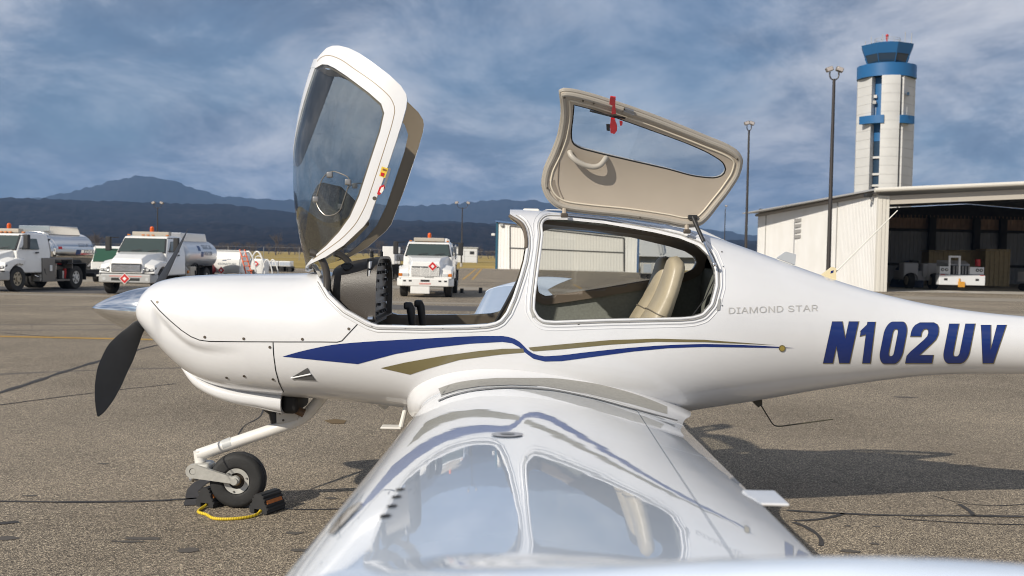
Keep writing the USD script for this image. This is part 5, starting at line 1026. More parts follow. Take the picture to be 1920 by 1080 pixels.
add(NG, "gear_stop_bolt", [cyl((piv[0] - .02, -.06, piv[2] - .07), (piv[0] + .01, -.06, piv[2] - .02), .016, 10), cyl((piv[0] - .035, -.06, piv[2] - .055), (piv[0] + .025, -.06, piv[2] - .065), .008, 8)], STEEL)
def wheel(parent, c, R, W, rimR, name="wheel", face=-1):
    pr = np.array([(rimR * .94, -W * .36), (rimR * 1.02, -W * .43), (rimR * 1.14, -W * .49), (R * .82, -W * .5), (R * .93, -W * .43), (R * .985, -W * .28), (R * .985, -W * .215), (R * .97, -W * .205), (R * .97, -W * .165), (R * .995, -W * .155),
                   (R, -W * .03), (R * .98, -W * .02), (R * .98, W * .02), (R, W * .03), (R * .995, W * .155), (R * .97, W * .165), (R * .97, W * .205), (R * .985, W * .215), (R * .985, W * .28), (R * .93, W * .43), (R * .82, W * .5), (rimR * 1.14, W * .49), (rimR * 1.02, W * .43), (rimR * .94, W * .36), (rimR * .94, -W * .36)])
    T = trimesh.transformations.rotation_matrix(np.pi / 2, [1, 0, 0])
    ty = revolve(pr, sections=72); ty.apply_transform(T); ty.apply_translation(c)
    W_ = _free(parent, name); UsdGeom.Xform.Define(stage, W_)
    add(W_, "tyre", ty, RUBBER, 40)
    rp = np.array([(rimR * .60, -W * .30), (rimR * .62, -W * .40), (rimR * .70, -W * .415), (rimR * .93, -W * .40), (rimR * .97, -W * .42), (rimR, -W * .38), (rimR * .95, -W * .2), (rimR * .95, W * .4), (rimR * .6, W * .36), (rimR * .60, -W * .30)])
    rim = revolve(rp, sections=56); rim.apply_transform(T); rim.apply_translation(c)
    add(W_, "rim", rim, ALU, 40)
    hb = [cyl(c + (0, W * .05, 0), c + (0, -W * .25, 0), rimR * .63, 32)]
    add(W_, "hub_recess", hb, mat("greasy_hub", (.05, .04, .03), rough=.5, metal=.5))
    add(W_, "axle_nut", [cyl(c + (0, -W * .2, 0), c + (0, -W * .42, 0), rimR * .34, 20), cyl(c + (0, -W * .2, 0), c + (0, -W * .55, 0), rimR * .2, 20)], mat("bronze_bearing", (.30, .22, .13), rough=.4, metal=.8))
    for k in range(3):
        a = 2 * np.pi * k / 3 + .3
        add(W_, "rim_bolt", cyl(c + (rimR * .8 * math.cos(a), -W * .38, rimR * .8 * math.sin(a)), c + (rimR * .8 * math.cos(a), -W * .44, rimR * .8 * math.sin(a)), .006, 8), STEEL)
    return W_
for px_, py_ in ((531, 788), (540, 772), (560, 762), (525, 775)): add(NG, "bolt", cyl(at(px_, py_, -.045), at(px_, py_, -.056), .008, 8), SCREW)
wheel(NG, hubw, wr, .135, .088, "nose_wheel")
# main gear: two sprung legs with wheels below the wings
for sg in (-1, 1):
    MG = _free(PLANE, "main_gear"); UsdGeom.Xform.Define(stage, MG)
    add(MG, "leg", tube(spline([(.34, sg * .45, .66), (.42, sg * .9, .48), (.47, sg * 1.38, .22)], 20), .03, 12), mat("white_gear_paint", (1, 1, 1)))
    wheel(MG, np.array([.47, sg * 1.48, .2]), .2, .15, .09, "main_wheel")
# boarding step, belly fin and belly antenna
st = at(760, 758, -.30); stf = at(750, 800, -.30)
add(PLANE, "boarding_step", [tube([at(763, 756, -.3), at(752, 800, -.3)], .016, 10), rbox(at(714, 801, -.3)[0], at(753, 801, -.3)[0], -.33, -.22, at(740, 804, -.3)[2], at(740, 800, -.3)[2], .006), rbox(at(748, 755, -.3)[0], at(770, 755, -.3)[0], -.34, -.26, at(760, 756.5, -.3)[2], at(760, 752, -.3)[2], .004)], mat("white_gear_paint", (1, 1, 1)))
add(PLANE, "drain_fairing", [prism_y(Polygon([(at(a, b, -.1)[0], at(a, b, -.1)[2]) for a, b in [(700, 752), (735, 757), (730, 762), (722, 768)]]), -.12, -.08)], mat("bracket_paint", (1, 1, 1)))
add(PLANE, "belly_antenna", [tube([at(1424, 755, 0), at(1446, 791, 0), at(1449, 795, 0), at(1453, 798, 0), at(1459, 799.3, 0), at(1466, 799, 0), at(1562, 786, 0)], .0045, 8), prism_y(Polygon([(at(a, b, 0)[0], at(a, b, 0)[2]) for a, b in [(1406, 749), (1428, 745), (1428, 758), (1421, 763)]]), -.02, .02)], mat("dark_antenna", (.05, .045, .03), rough=.5))
# spine antennas
b0 = at(1556, 520, 0)
add(PLANE, "whip_antenna", tube([at(1562, 515, 0), at(1683, 394.5, 0)], [.0048, .0035], 8), mat("pale_whip", (.62, .60, .54), rough=.5))
add(PLANE, "antenna_base", prism_y(Polygon([(at(a, b, 0)[0], at(a, b, 0)[2]) for a, b in [(1538, 517), (1553, 506), (1560, 500.5), (1566, 503), (1566, 526)]]), -.022, .022), mat("cream_plastic", (.68, .58, .36), rough=.5))
add(PLANE, "antenna_emblem", prism_y(Polygon([(at(a, b, 0)[0], at(a, b, 0)[2]) for a, b in [(1556, 508), (1561, 506.5), (1560, 511), (1555, 512.5)]]), -.0245, -.0222), BLUE)
add(PLANE, "fin_antenna", prism_y(Polygon([(at(a, b, 0)[0], at(a, b, 0)[2]) for a, b in [(1456, 484), (1471, 473.5), (1474, 472), (1492, 477), (1490, 497)]]), -.012, .012), mat("grey_fin_paint", (.40, .42, .44), rough=.4))

# ---- tail beyond the frame
tx = X1
fin = Polygon([(tx - .95, zmid(tx - .9)), (tx - .25, 1.98), (tx + .32, 1.98), (tx + .12, zbot(tx))])
add(PLANE, "tail_fin", prism_y(fin, -.045, .045), WHITE)
add(PLANE, "tailplane", [rbox(tx - .3, tx + .42, -1.62, 1.62, 1.955, 2.02, .03)], WHITE)
# ---- wings
# stations: span y, x and z of leading edge, x and z of trailing edge, thickness and camber as shares of the chord
WST = np.array([(.34, -.64, .775, 1.13, .745, .27, .035), (.50, -.625, .778, 1.105, .742, .255, .035), (.60, -.595, .782, 1.06, .738, .225, .035), (.70, -.555, .787, 1.03, .736, .195, .035), (.80, -.520, .792, 1.01, .736, .180, .035),
                (.92, -.503, .80, .998, .742, .176, .035), (1.1, -.496, .816, .977, .757, .174, .035), (5.10, -.330, 1.20, .480, 1.238, .145, .03)])
WY = WST[:, 0]
HT = .82            # share of the chord where flap and aileron begin
_wg = np.linspace(.34, 1.1, 400); _wt = [PchipInterpolator(WY, WST[:, k])(_wg) for k in range(1, 7)]
def wst(y):
    y = np.abs(y); u = np.clip((y - 1.1) / 4.0, 0, 1.4)
    return [np.where(y > 1.1, WST[-2, k + 1] * (1 - u) + WST[-1, k + 1] * u, np.interp(y, _wg, _wt[k])) for k in range(6)]
def yt_(t): return 5 * (.2969 * np.sqrt(np.maximum(t, 0)) - .126 * t - .3516 * t ** 2 + .2843 * t ** 3 - .1036 * t ** 4)
def cam_(t, cm, p=.42): return np.where(t < p, cm / p ** 2 * (2 * p * t - t * t), cm / (1 - p) ** 2 * (1 - 2 * p + 2 * p * t - t * t))
def wing_up(x, y):
    xl, zl, xt, zt, th, cm = wst(y); c = xt - xl; t = np.clip((x - xl) / c, 0, 1)
    return zl + (zt - zl) * t + c * (cam_(t, cm) + th * yt_(t))
def wing_pts(st, T, up):
    xl, zl, xt, zt, th, cm = st; c = xt - xl
    z = c * (cam_(T, cm) + (1 if up else -1) * th * yt_(T))
    return xl + c * T, zl + (zt - zl) * T + z
def on_wing(px, py, out=.0):
    """point(s) of the near wing's upper skin seen at a picture position"""
    px, py = np.atleast_1d(np.asarray(px, float)), np.atleast_1d(np.asarray(py, float)); R = ray(px, py)
    f = lambda Y: CAM + R * ((Y - CAM[1]) / R[:, 1])[:, None]
    gap = lambda Y: (lambda p: p[:, 2] - wing_up(p[:, 0], p[:, 1]))(f(Y))
    a, b, done = np.full(len(px), -6.0), np.full(len(px), -.45), np.zeros(len(px), bool); last = np.full(len(px), -6.0)
    for Y in np.linspace(-6.0, -.45, 260):
        hit = (gap(np.full(len(px), Y)) <= 0) & ~done; a[hit], b[hit] = last[hit], Y; done |= hit; last[:] = Y
    for _ in range(26):
        mm = (a + b) / 2; up = gap(mm) > 0; a, b = np.where(up, mm, a), np.where(up, b, mm)
    p = f(b); x, y, e = p[:, 0], p[:, 1], .01
    n = np.stack([-(wing_up(x + e, y) - wing_up(x - e, y)) / (2 * e), -(wing_up(x, y + e) - wing_up(x, y - e)) / (2 * e), np.ones(len(x))], 1); n /= np.linalg.norm(n, axis=1, keepdims=True)
    return np.stack([x, y, wing_up(x, y)], 1) + n * out
def wdecal(poly, out=.002, edge=16):
    v, f = tri2d(poly, edge); return orient(trimesh.Trimesh(on_wing(v[:, 0], v[:, 1], out), f, process=False), (0, 0, 1))
tcos = lambda n: .5 - .5 * np.cos(np.linspace(0, np.pi, n))
def wing_ring(y, t1, sg, n=40, blunt=.0015):
    st = wst(y); T = tcos(n) ** 1.15 * t1
    xu, zu = wing_pts(st, T, True); xl_, zl_ = wing_pts(st, T[1:], False)
    X = np.r_[xu[::-1], xl_]; Z = np.r_[zu[::-1] + (blunt if t1 > .95 else 0), zl_ - (blunt if t1 > .95 else 0)]
    return np.stack([X, np.full(len(X), sg * y), Z], 1)
ysp = np.r_[np.linspace(.34, 1.1, 34), np.linspace(1.1, 5.55, 48)[1:]]
WLT = np.array([(5.55, -.3145, 1.2432, .4243, 1.2921, .142), (5.62, -.27, 1.262, .450, 1.307, .14), (5.70, -.17, 1.296, .50, 1.332, .135), (5.78, -.01, 1.345, .565, 1.362, .13), (5.85, .13, 1.388, .64, 1.390, .115), (5.91, .25, 1.414, .70, 1.414, .095), (5.955, .38, 1.424, .738, 1.424, .06), (5.975, .49, 1.425, .715, 1.425, .03)])
def winglet(sg):
    """raked tip that sweeps back and turns up, ring by ring from the last wing station"""
    F = [PchipInterpolator(WLT[:, 0], WLT[:, k]) for k in range(1, 6)]; G = []
    for y in 5.55 + (WLT[-1, 0] - 5.55) * (1 - (1 - np.linspace(0, 1, 48)) ** 1.6):
        xl, zl, xt, zt, th = [float(f(y)) for f in F]; c = xt - xl; T = tcos(30) ** 1.15; u = (y - 5.55) / .425
        cm = cam_(T, .03) * (1 - .7 * u); zu = c * (cm + th * yt_(T)); zb = c * (cm - th * yt_(T)); z0 = zl + (zt - zl) * T
        a0 = math.atan(float(F[1].derivative()(y))) * u
        X = np.r_[(xl + c * T)[::-1], (xl + c * T)[1:]]; Dn = np.r_[zu[::-1] + .0015, zb[1:] - .0015]; Zb = np.r_[z0[::-1], z0[1:]]
        G.append(np.stack([X, sg * (y - Dn * math.sin(a0)), Zb + Dn * math.cos(a0)], 1))
    return np.array(G)
for sg in (-1, 1):
    W = add(PLANE, "wing", loft(np.array([wing_ring(y, HT - .0012, sg) for y in ysp if y >= .855])), WINGTINT, 40, label="near wing stretching towards the viewer" if sg < 0 else "far wing beyond the cabin")
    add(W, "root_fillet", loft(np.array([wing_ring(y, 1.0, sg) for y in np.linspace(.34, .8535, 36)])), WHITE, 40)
    add(W, "winglet", loft(winglet(sg)), WINGTINT, 40)
    # flap and aileron: own pieces with a gap all round
    def surf_piece(y0, y1, name, drop=0.0):
        G = []
        for y in np.linspace(y0, y1, 24):
            st = wst(y); T = np.linspace(HT + .0012, 1.0, 12)
            xu, zu = wing_pts(st, T, True); xl_, zl_ = wing_pts(st, T, False)
            X = np.r_[xu[::-1], xl_]; Z = np.r_[zu[::-1] + .001, zl_ - .001]
            Z = Z - drop * (X - X.min())
            G.append(np.stack([X, np.full(len(X), sg * y), Z], 1))
        return add(W, name, loft(np.array(G)), WINGTINT, 40)
    surf_piece(.862, 3.423, "flap"); AI = surf_piece(3.428, 5.545, "aileron")
    add(W, "hinge_fairing", [loft(np.array([np.stack([np.full(16, wst(yy)[0] + (wst(yy)[2] - wst(yy)[0]) * t), sg * (yy + .02 * r * np.cos(np.linspace(0, 2 * np.pi, 16, endpoint=False))), wing_pts(wst(yy), np.array([min(t, .98)]), False)[1][0] - .01 + .035 * r * np.sin(np.linspace(0, 2 * np.pi, 16, endpoint=False))], 1) for t, r in [(.62, .05), (.68, .7), (.78, 1), (.9, .7), (1.0, .05)]])) for yy in (1.6, 2.9, 4.4)], WINGTINT)
    if sg < 0: NW, NA = W, AI
# details of the near wing
WALK = mat("grey_walkway_grit", (.36, .35, .32), rough=.9, var=.15, vscale=60, bump=.6, bscale=500)
add(NW, "walkway_strip", wdecal(Polygon(smooth_px([(822, 729), (860, 717), (900, 711.5), (940, 709), (1020, 709), (1100, 717), (1180, 736), (1251, 763)], 40) + [(1251, 777), (1180, 757), (1100, 738.5), (1020, 724.5), (960, 722), (900, 724.5), (860, 731), (828, 741)])), WALK)
GAPG = mat("grey_sealant", (.16, .16, .16), rough=.6)
add(NW, "root_gap", wdecal(LineString(smooth_px([(822, 752), (850, 741), (900, 731), (960, 727), (1020, 730), (1100, 744), (1180, 765), (1270, 789)], 50)).buffer(1.0, cap_style=2), .003), GAPG)
add(NW, "fuel_cap", [wdecal(affinity.scale(Point(0, 0).buffer(1), 31, 4.6).difference(affinity.scale(Point(0, 0).buffer(1), 27, 3.6)) if False else affinity.translate(affinity.scale(Point(0, 0).buffer(1), 30, 4.6, origin=(0, 0)), 951, 816), .003, 8)], mat("fuel_cap_metal", (.42, .42, .43), rough=.5, metal=.2))
add(NW, "fuel_cap_lock", [wdecal(affinity.translate(affinity.scale(Point(0, 0).buffer(1), 13, 1.8, origin=(0, 0)), 951, 816), .005, 8)], STEEL)
for px, py, a, b in [(750, 919, 9, 1.9), (743.5, 933, 9.5, 2.2), (735, 950.5, 10, 2.5), (722.5, 969, 11, 3)]:
    add(NW, "stall_vent", wdecal(affinity.translate(affinity.rotate(affinity.scale(Point(0, 0).buffer(1), a, b, origin=(0, 0)), -8, origin=(0, 0)), px, py), .002, 6), DARK)
add(NW, "landing_light", wdecal(Polygon([(616, 1003), (634, 975), (655, 955), (676, 943), (680, 947), (664, 963), (645, 984), (626, 1003)]), .003, 8), mat("dark_lens", (.03, .03, .03), rough=.1, coat=1))
add(NA, "trim_tab", [rbox(.545, .622, -4.53, -4.40, 1.158, 1.165, .003)], WHITE)
add(NW, "access_plate", wdecal(affinity.translate(affinity.scale(Point(0, 0).buffer(1), 6, 4.4, origin=(0, 0)).difference(affinity.scale(Point(0, 0).buffer(1), 5, 3.5, origin=(0, 0))), 1398, 982), .002, 5), mat("faint_ring", (.62, .62, .62), rough=.3, coat=1))

# ---- instrument panel, glareshield, canopy arms, sticks
yp = -.43
IP = _free(PLANE, "instrument_panel"); UsdGeom.Xform.Define(stage, IP)
gx0, gx1 = -1.125, -.835
gl_side = [(636, 503), (642, 497), (650, 493), (672, 486), (690, 483), (706, 482.5)]
def sec_gs(x, u):
    """glareshield hood: arch over the panel, u = 0 at the front, 1 at the panel"""
    zt = 1.60 + .075 * u ** .6; zb = 1.27 + .03 * (1 - u); w = .36 + .085 * u
    a = np.linspace(0, np.pi, 40); c, s = np.cos(a), np.sin(a)
    y = w * np.sign(c) * np.abs(c) ** .42; z = zb + (zt - zb) * s ** .42
    return np.stack([np.full(40, x), y, z], 1)
us = np.linspace(0, 1, 16)
go = np.array([sec_gs(gx0 + (gx1 - gx0) * u, u) for u in us]); gi = go.copy()
cen = np.array([0, 0, 1.40]); gi[:, :, 1] *= .965; gi[:, :, 2] = 1.40 + (gi[:, :, 2] - 1.40) * .95; gi[:, :, 0] += .02
hood = man(loft(go)) - man(loft(np.array([np.c_[g[:, 0], g[:, 1], g[:, 2]] for g in gi[12:]])))
add(IP, "glareshield", tm(hood), mat("brown_glareshield", (.042, .035, .029), rough=.38, bump=.2, bscale=240))
add(IP, "air_vent", [tube(np.array([(-1.03 + .035 * math.cos(a), -.325 - .008 * math.sin(a) * 0, 1.61 + .013 * math.sin(a)) for a in np.linspace(0, 2 * np.pi, 20, endpoint=False)]), .006, 8, True), cyl((-1.03, -.32, 1.600), (-1.03, -.335, 1.612), .03, 16)], BLACKP)
add(IP, "panel_board", bx(-.895, -.884, -.41, .41, 1.24, 1.655), BLACKP)
PW = mat("panel_white", (.62, .63, .64), rough=.4)
r2 = np.random.default_rng(3)
for row in range(7):
    z = 1.62 - row * .052
    for col in range(8):
        y = -.37 + col * .103; h = .040 if row else .046; w = .086
        if abs(y) < .04 and row > 2: continue
        k = r2.random()
        add(IP, "instrument", rbox(-.886, -.872 - .006 * r2.random(), y - w / 2, y + w / 2, z - h / 2, z + h / 2, .005, 6), PW if k < .45 else (BLACKP if k < .80 else GREYWHITE))
        if k < .6: add(IP, "instrument_knob", cyl((-.876, y + .02, z), (-.852, y + .02, z), .009, 10), BLACKP if k < .55 else CHROME)
add(IP, "panel_lower_edge", [rbox(-.90, -.868, -.42, .42, 1.235, 1.262, .01)], GREYWHITE)
add(IP, "heater_vent", [cyl((-.88, -.44, 1.288), (-.85, -.44, 1.288), .02, 14)], CHROME)
for y in (-.395, .395): add(IP, "compass_stud", [cyl((-.93 + .04, y * .6, 1.665), (-.89, y * .6, 1.705), .011, 8)], BLACKP)
CARM = mat("dark_canopy_arm", (.05, .043, .036), rough=.4)
for y in (-.42, .42):
    arm_ = [(-1.245, y, 1.685), (-1.19, y, 1.665), (-1.155, y, 1.61), (-1.14, y, 1.54), (-1.14, y * 1.02, 1.46)] if y < 0 else [(-1.245, y, 1.685), (-1.18, y, 1.665), (-1.13, y, 1.61), (-1.10, y, 1.52)]
    add(PLANE, "canopy_arm", tube(spline(arm_, 24), .023, 12), CARM)
for px, py, Y, h in ((769, 570, -.14, .3), (788, 566, .12, .34)):
    t = at(px, py, Y)
    S = _free(PLANE, "control_stick"); UsdGeom.Xform.Define(stage, S)
    add(S, "grip", tube([t + (.022, 0, -.30), t + (.020, 0, -.16), t + (.012, 0, -.09), t + (.004, 0, -.03), t + (-.002, 0, .005)], [.022, .022, .025, .028, .016], 14), BLACKP)
    add(S, "grip_head", rbox(t[0] - .040, t[0] + .016, t[1] - .022, t[1] + .022, t[2] - .035, t[2] + .012, .012), BLACKP)
    add(S, "stick_tube", tube([t + (.022, 0, -.30), t + (.03, 0, -.6)], .016, 10), BLACKP)
# seats: two front shells low in the cabin, rear bench with two leather backs
def seat_back(y, lean_x0, z0, lean_x1, z1, w, th, name, mt, head=True):
    S = _free(PLANE, name); UsdGeom.Xform.Define(stage, S)
    G = []
    for u in np.linspace(0, 1, 26):
        x = lean_x0 + (lean_x1 - lean_x0) * u + .03 * math.sin(u * math.pi); z = z0 + (z1 - z0) * u
        ww = w * (1 - .28 * max(0, u - .62) / .38) * (math.sqrt(max(1 - ((u - .86) / .14) ** 2, 0.02)) if u > .86 else 1); t_ = th * (.8 + .35 * math.exp(-((u - .25) / .22) ** 2)) * (math.sqrt(max(1 - ((u - .9) / .1) ** 2, .03)) if u > .9 else 1)
        a = np.linspace(0, 2 * np.pi, 36, endpoint=False); c, s = np.cos(a), np.sin(a)
        G.append(np.stack([x + t_ / 2 * np.sign(c) * np.abs(c) ** .75, y + ww / 2 * np.sign(s) * np.abs(s) ** .7, np.full(36, z) - c * .25 * t_], 1))
    add(S, "seat_back", loft(np.array(G)), mt)
    sm = []
    for u in (.40,):
        x = lean_x0 + (lean_x1 - lean_x0) * u + .03 * math.sin(u * math.pi); z = z0 + (z1 - z0) * u
        a = np.linspace(0, 2 * np.pi, 36, endpoint=False); c, s = np.cos(a), np.sin(a); t_ = th * 1.09
        sm.append(tube(np.stack([x + t_ / 2 * np.sign(c) * np.abs(c) ** .75, y + w / 2 * 1.005 * np.sign(s) * np.abs(s) ** .7, np.full(36, z) - c * .25 * t_], 1), .004, 6, True))
    add(S, "seam", sm, mat("leather_seam", (.13, .11, .08), rough=.6))
    return S
zs = at(1240, 640, -.2)[2]
seat_back(-.235, .80, 1.10, 1.045, 1.71, .40, .13, "rear_seat", LEATHER)
seat_back(.235, .80, 1.10, 1.045, 1.71, .40, .13, "rear_seat", mat("shaded_leather_dark", (.10, .095, .085), rough=.45) if False else LEATHER)
add(PLANE, "rear_bench", rbox(.42, .92, -.46, .46, .98, 1.14, .05), LEATHER)
for y in (-.25, .25): 
    add(PLANE, "front_seat", [rbox(-.42, .02, y - .2, y + .2, .98, 1.10, .05), rbox(-.06, .06, y - .2, y + .2, 1.0, 1.24, .05)], LEATHER)
sb = section(xb - .045, .062)
add(PLANE, "rear_bulkhead", prism_x(Polygon(sb[:, 1:]), xb - .045, xb - .035), mat("lightened_bulkhead", (.52, .54, .49), rough=.9, var=.15, vscale=50))  # colour lightened to stand in for daylight missing at the cabin rear
add(PLANE, "bulkhead_strap", [tube([(xb - .05, -.30, 1.75), (xb - .05, .28, 1.22)], .004, 6)], DARK)
add(PLANE, "cabin_floor", bx(-1.0, 1.15, -.45, .45, .90, .93), LINING)
add(PLANE, "seat_belt", [tube([at(973, 524, -.50), at(950, 568, -.48), at(930, 604, -.45), at(922, 625, -.42)], .012, 6)], BLACKP)
add(PLANE, "rear_shelf_strap", [tube([at(1340, 522, -.3), at(1322, 560, -.35), at(1298, 592, -.4)], .004, 6)], BLACKP)

# ---- open front canopy: the part of the fuselage above its sill, turned up about the nose hinge
DT = math.radians(70.3)
src = on_fus(602, 520); dst = at(569, 497, -.50)
def swing(t):
    """closed position -> open position"""
    v = np.asarray(t, float); q = v - [src[0], 0, src[2]]
    c, s = math.cos(DT), math.sin(DT)
    x = 1.05 * (c * q[..., 0] - s * q[..., 2]); z = 1.05 * (s * q[..., 0] + c * q[..., 2])
    return np.stack([x + dst[0], q[..., 1], z + dst[2]], -1)
CANO = _free(PLANE, "front_canopy"); UsdGeom.Xform.Define(stage, CANO)
canx = [x for x in SX if at(570, 500, 0)[0] <= x <= at(1005, 400, 0)[0]]
def skin(o0, o1, xs=None):
    xs = xs or canx
    return man(loft(np.array([section(x, o0) for x in xs]))) - man(loft(np.array([section(x, o1) for x in [xs[0] - .01] + xs[1:-1] + [xs[-1] + .01]])))
CAP = FRONTP.buffer(-.004)
lower = Polygon([(-3, 0), (3, 0), (3, 3), (-3, 3)])
# inner outline of the frame: wide along pillar and sill, narrow at the windshield foot
GLASSP = px_poly_xz([(602, 492), (640, 532), (668, 552), (700, 567), (740, 573), (860, 571), (893, 568), (908, 558), (921, 530), (938, 478), (946, 450), (948, 430), (945, 418)])
gq = [c for c in np.array(GLASSP.exterior.coords)[:-1]]
gp = [on_fus(a, b) for a, b in [(602, 514), (640, 548), (668, 563), (700, 574), (740, 578), (860, 576), (893, 572), (907, 561), (919, 532), (936, 480), (944, 452), (947, 436), (946, 424), (938, 412)]]
GLASSP = Polygon([(p[0], p[2]) for p in gp] + [(at(938, 300, 0)[0], 2.4), (at(500, 300, 0)[0], 2.4), (at(570, 500, 0)[0], 1.75)]).buffer(0)
gprism = man(prism_y(GLASSP, -1.2, 1.2)); cprism = man(prism_y(CAP, -1.2, 1.2))
near_half, far_half = man(bx(-4, 4, -3, 0, -1, 4)), man(bx(-4, 4, 0, 3, -1, 4))
gfar = man(prism_y(GLASSP.buffer(.036), -1.2, 1.2))
frame_o = ((skin(-.004, .016) ^ cprism) ^ near_half) - gprism + (((skin(-.004, .016) ^ cprism) ^ far_half) - gfar)
frame_i = (((skin(.0165, .030) ^ cprism) ^ near_half) - man(prism_y(GLASSP.buffer(-.012), -1.2, 1.2))) + (((skin(.0165, .030) ^ cprism) ^ far_half) - man(prism_y(GLASSP.buffer(.026), -1.2, 1.2)))
glass = (skin(.0, .006) ^ cprism) ^ ((man(prism_y(GLASSP.buffer(.004), -1.2, 1.2)) ^ near_half) + (man(prism_y(GLASSP.buffer(.040), -1.2, 1.2)) ^ far_half))
xh, xl_cap = at(960, 400, 0)[0] + .02, .68
u_ = np.linspace(0, 1, 30); half = .25 * np.sqrt(1 - u_ ** 2.4)
capP = Polygon([(xh - xl_cap * a_, b_) for a_, b_ in zip(u_, half)] + [(xh - xl_cap * a_, -b_) for a_, b_ in zip(u_[::-1][1:], half[::-1][1:])])
cz = extrude_polygon(capP, 2.0, engine="earcut"); cz.apply_translation((0, 0, 1.2)); cz = man(cz)
roof_o = ((skin(-.002, .010) ^ cprism) ^ cz) - frame_o; roof_i = ((skin(.0105, .020) ^ cprism) ^ cz) - frame_i - frame_o
glass = glass - cz
def sw(m_): t = tm(m_); t.vertices = swing(t.vertices); return t
CFR = add(CANO, "canopy_frame", sw(frame_o), WHITE)
add(CANO, "frame_lining", sw(frame_i), mat("tan_frame_lining", (.19, .155, .11), rough=.45))
add(CANO, "canopy_glass", sw(glass), GLASS)
add(CANO, "roof_cap", sw(roof_o), WHITE); add(CANO, "roof_headliner", sw(roof_i), mat("grey_headliner", (.16, .16, .165), rough=.9))
def swing_line(pts, out, r, n=8, side=-1, closed=False):
    q = np.array([on_fus(a, b, out) for a, b in pts]);
    if side > 0: q[:, 1] *= -1
    return tube(swing(q), r, n, closed)
mid = [(612, 529), (640, 557), (668, 577), (700, 590), (740, 595), (860, 593), (902, 589), (920, 576), (935, 545), (952, 490), (962, 455), (964, 436), (961, 422), (950, 411)]
add(CFR, "frame_seam", swing_line(smooth_px(mid, 60), .004, .0022), mat("gold_sealant", (.30, .22, .12), rough=.6))
# small vent windows in the canopy sides
for side in (-1, 1):
    ring = [(690, 528), (700, 510), (716, 500), (742, 500), (760, 506), (768, 520), (766, 545), (756, 553), (710, 553), (696, 545)]
    V = _free(CANO, "vent_window"); UsdGeom.Xform.Define(stage, V)
    add(V, "vent_rim", swing_line(smooth_closed(ring, 60), .002, .0032, 8, side, True), mat("clear_rim", (.20, .185, .16), rough=.3, metal=.4))
    for hx, hy in ((712, 500), (760, 512), (757, 550)):
        q = on_fus(hx, hy, .0); q = q * (1, -side, 1); q = swing(q)
        add(V, "vent_clip", rbox(q[0] - .018, q[0] + .018, q[1] - .015, q[1] + .015, q[2] - .018, q[2] + .018, .006), STEEL)
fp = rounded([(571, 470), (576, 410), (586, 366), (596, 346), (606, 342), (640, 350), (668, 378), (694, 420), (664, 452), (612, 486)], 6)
add(CANO, "glareshield_reflection", prism_y(Polygon([(at(a, b, .47)[0], at(a, b, .47)[2]) for a, b in fp]), .462, .478), mat("brown_reflection", (.095, .078, .055), rough=.4))  # added plate imitating the glareshield mirrored in the open windshield
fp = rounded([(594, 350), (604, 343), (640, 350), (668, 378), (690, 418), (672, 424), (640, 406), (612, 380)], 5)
add(CANO, "reflection_dark_core", prism_y(Polygon([(at(a, b, .455)[0], at(a, b, .455)[2]) for a, b in fp]), .452, .460), BLACKP)  # dark middle of that imitated reflection, built as a second plate
# latch, sticker and lock on the near frame
def on_open(px, py, Y=-.555): return at(px, py, Y)
def flat(pts, Y, th, mat_, name, parent):
    return add(parent, name, prism_y(Polygon([(at(a, b, Y)[0], at(a, b, Y)[2]) for a, b in pts]), Y - th, Y + th), mat_)
YF = -.615
flat([(711, 330), (716, 312), (728, 316), (722, 334)], YF, .003, mat("yellow_sticker", (.70, .48, .05), rough=.5), "warning_sticker", CFR)
flat([(713.5, 329), (715, 323), (721, 325), (719, 331)], YF - .004, .002, RED, "sticker_symbol", CFR)
flat([(717, 319), (718, 315.5), (725, 318), (724, 321)], YF - .004, .002, mat("sticker_text", (.25, .10, .02), rough=.5), "sticker_text", CFR)
flat([(707, 364), (712, 350), (720, 346), (722, 352), (716, 362), (711, 366)], YF - .003, .006, RED, "red_latch_handle", CFR)
flat([(712, 360), (715, 352), (720, 350), (719, 357), (715, 363)], YF - .011, .004, WHITEPL, "latch_grip", CFR)
flat([(718, 350), (729, 314), (733, 316), (722, 352)], YF, .006, STEEL, "latch_bar", CFR)
q = at(702.5, 372, YF - .002); add(CFR, "lock_cylinder", cyl(q, q + (0, -.008, 0), .012, 14), SCREW)

# ---- open passenger door: concave panel standing above the roof, lining towards the viewer
DOUT = [(1050, 175), (1058, 172.5), (1066, 173), (1100, 180), (1150, 195), (1212, 216), (1275, 240), (1325, 260), (1370, 279), (1385, 290), (1392, 304), (1388, 324), (1370, 355), (1345, 387), (1326, 410), (1315, 419), (1300, 423), (1287, 423.5), (1250, 417), (1175, 406), (1100, 398.5), (1057, 392), (1035, 380),
        (1022, 362), (1017.5, 345), (1021, 322), (1037, 285), (1049, 250), (1054, 212), (1052, 187)]
DWIN = [(1076, 197), (1107, 205), (1150, 219.5), (1225, 246), (1300, 274), (1337, 292), (1357, 307), (1361, 318), (1355, 329), (1337, 334), (1312, 332), (1250, 317), (1175, 300), (1112, 285), (1085, 277), (1073, 267), (1071, 252), (1074, 222)]
def door_y(z):
    s_ = np.clip((z - 1.93) / .72, -.2, 1.2); return -.24 - .34 * s_ + .42 * s_ * (1 - s_)
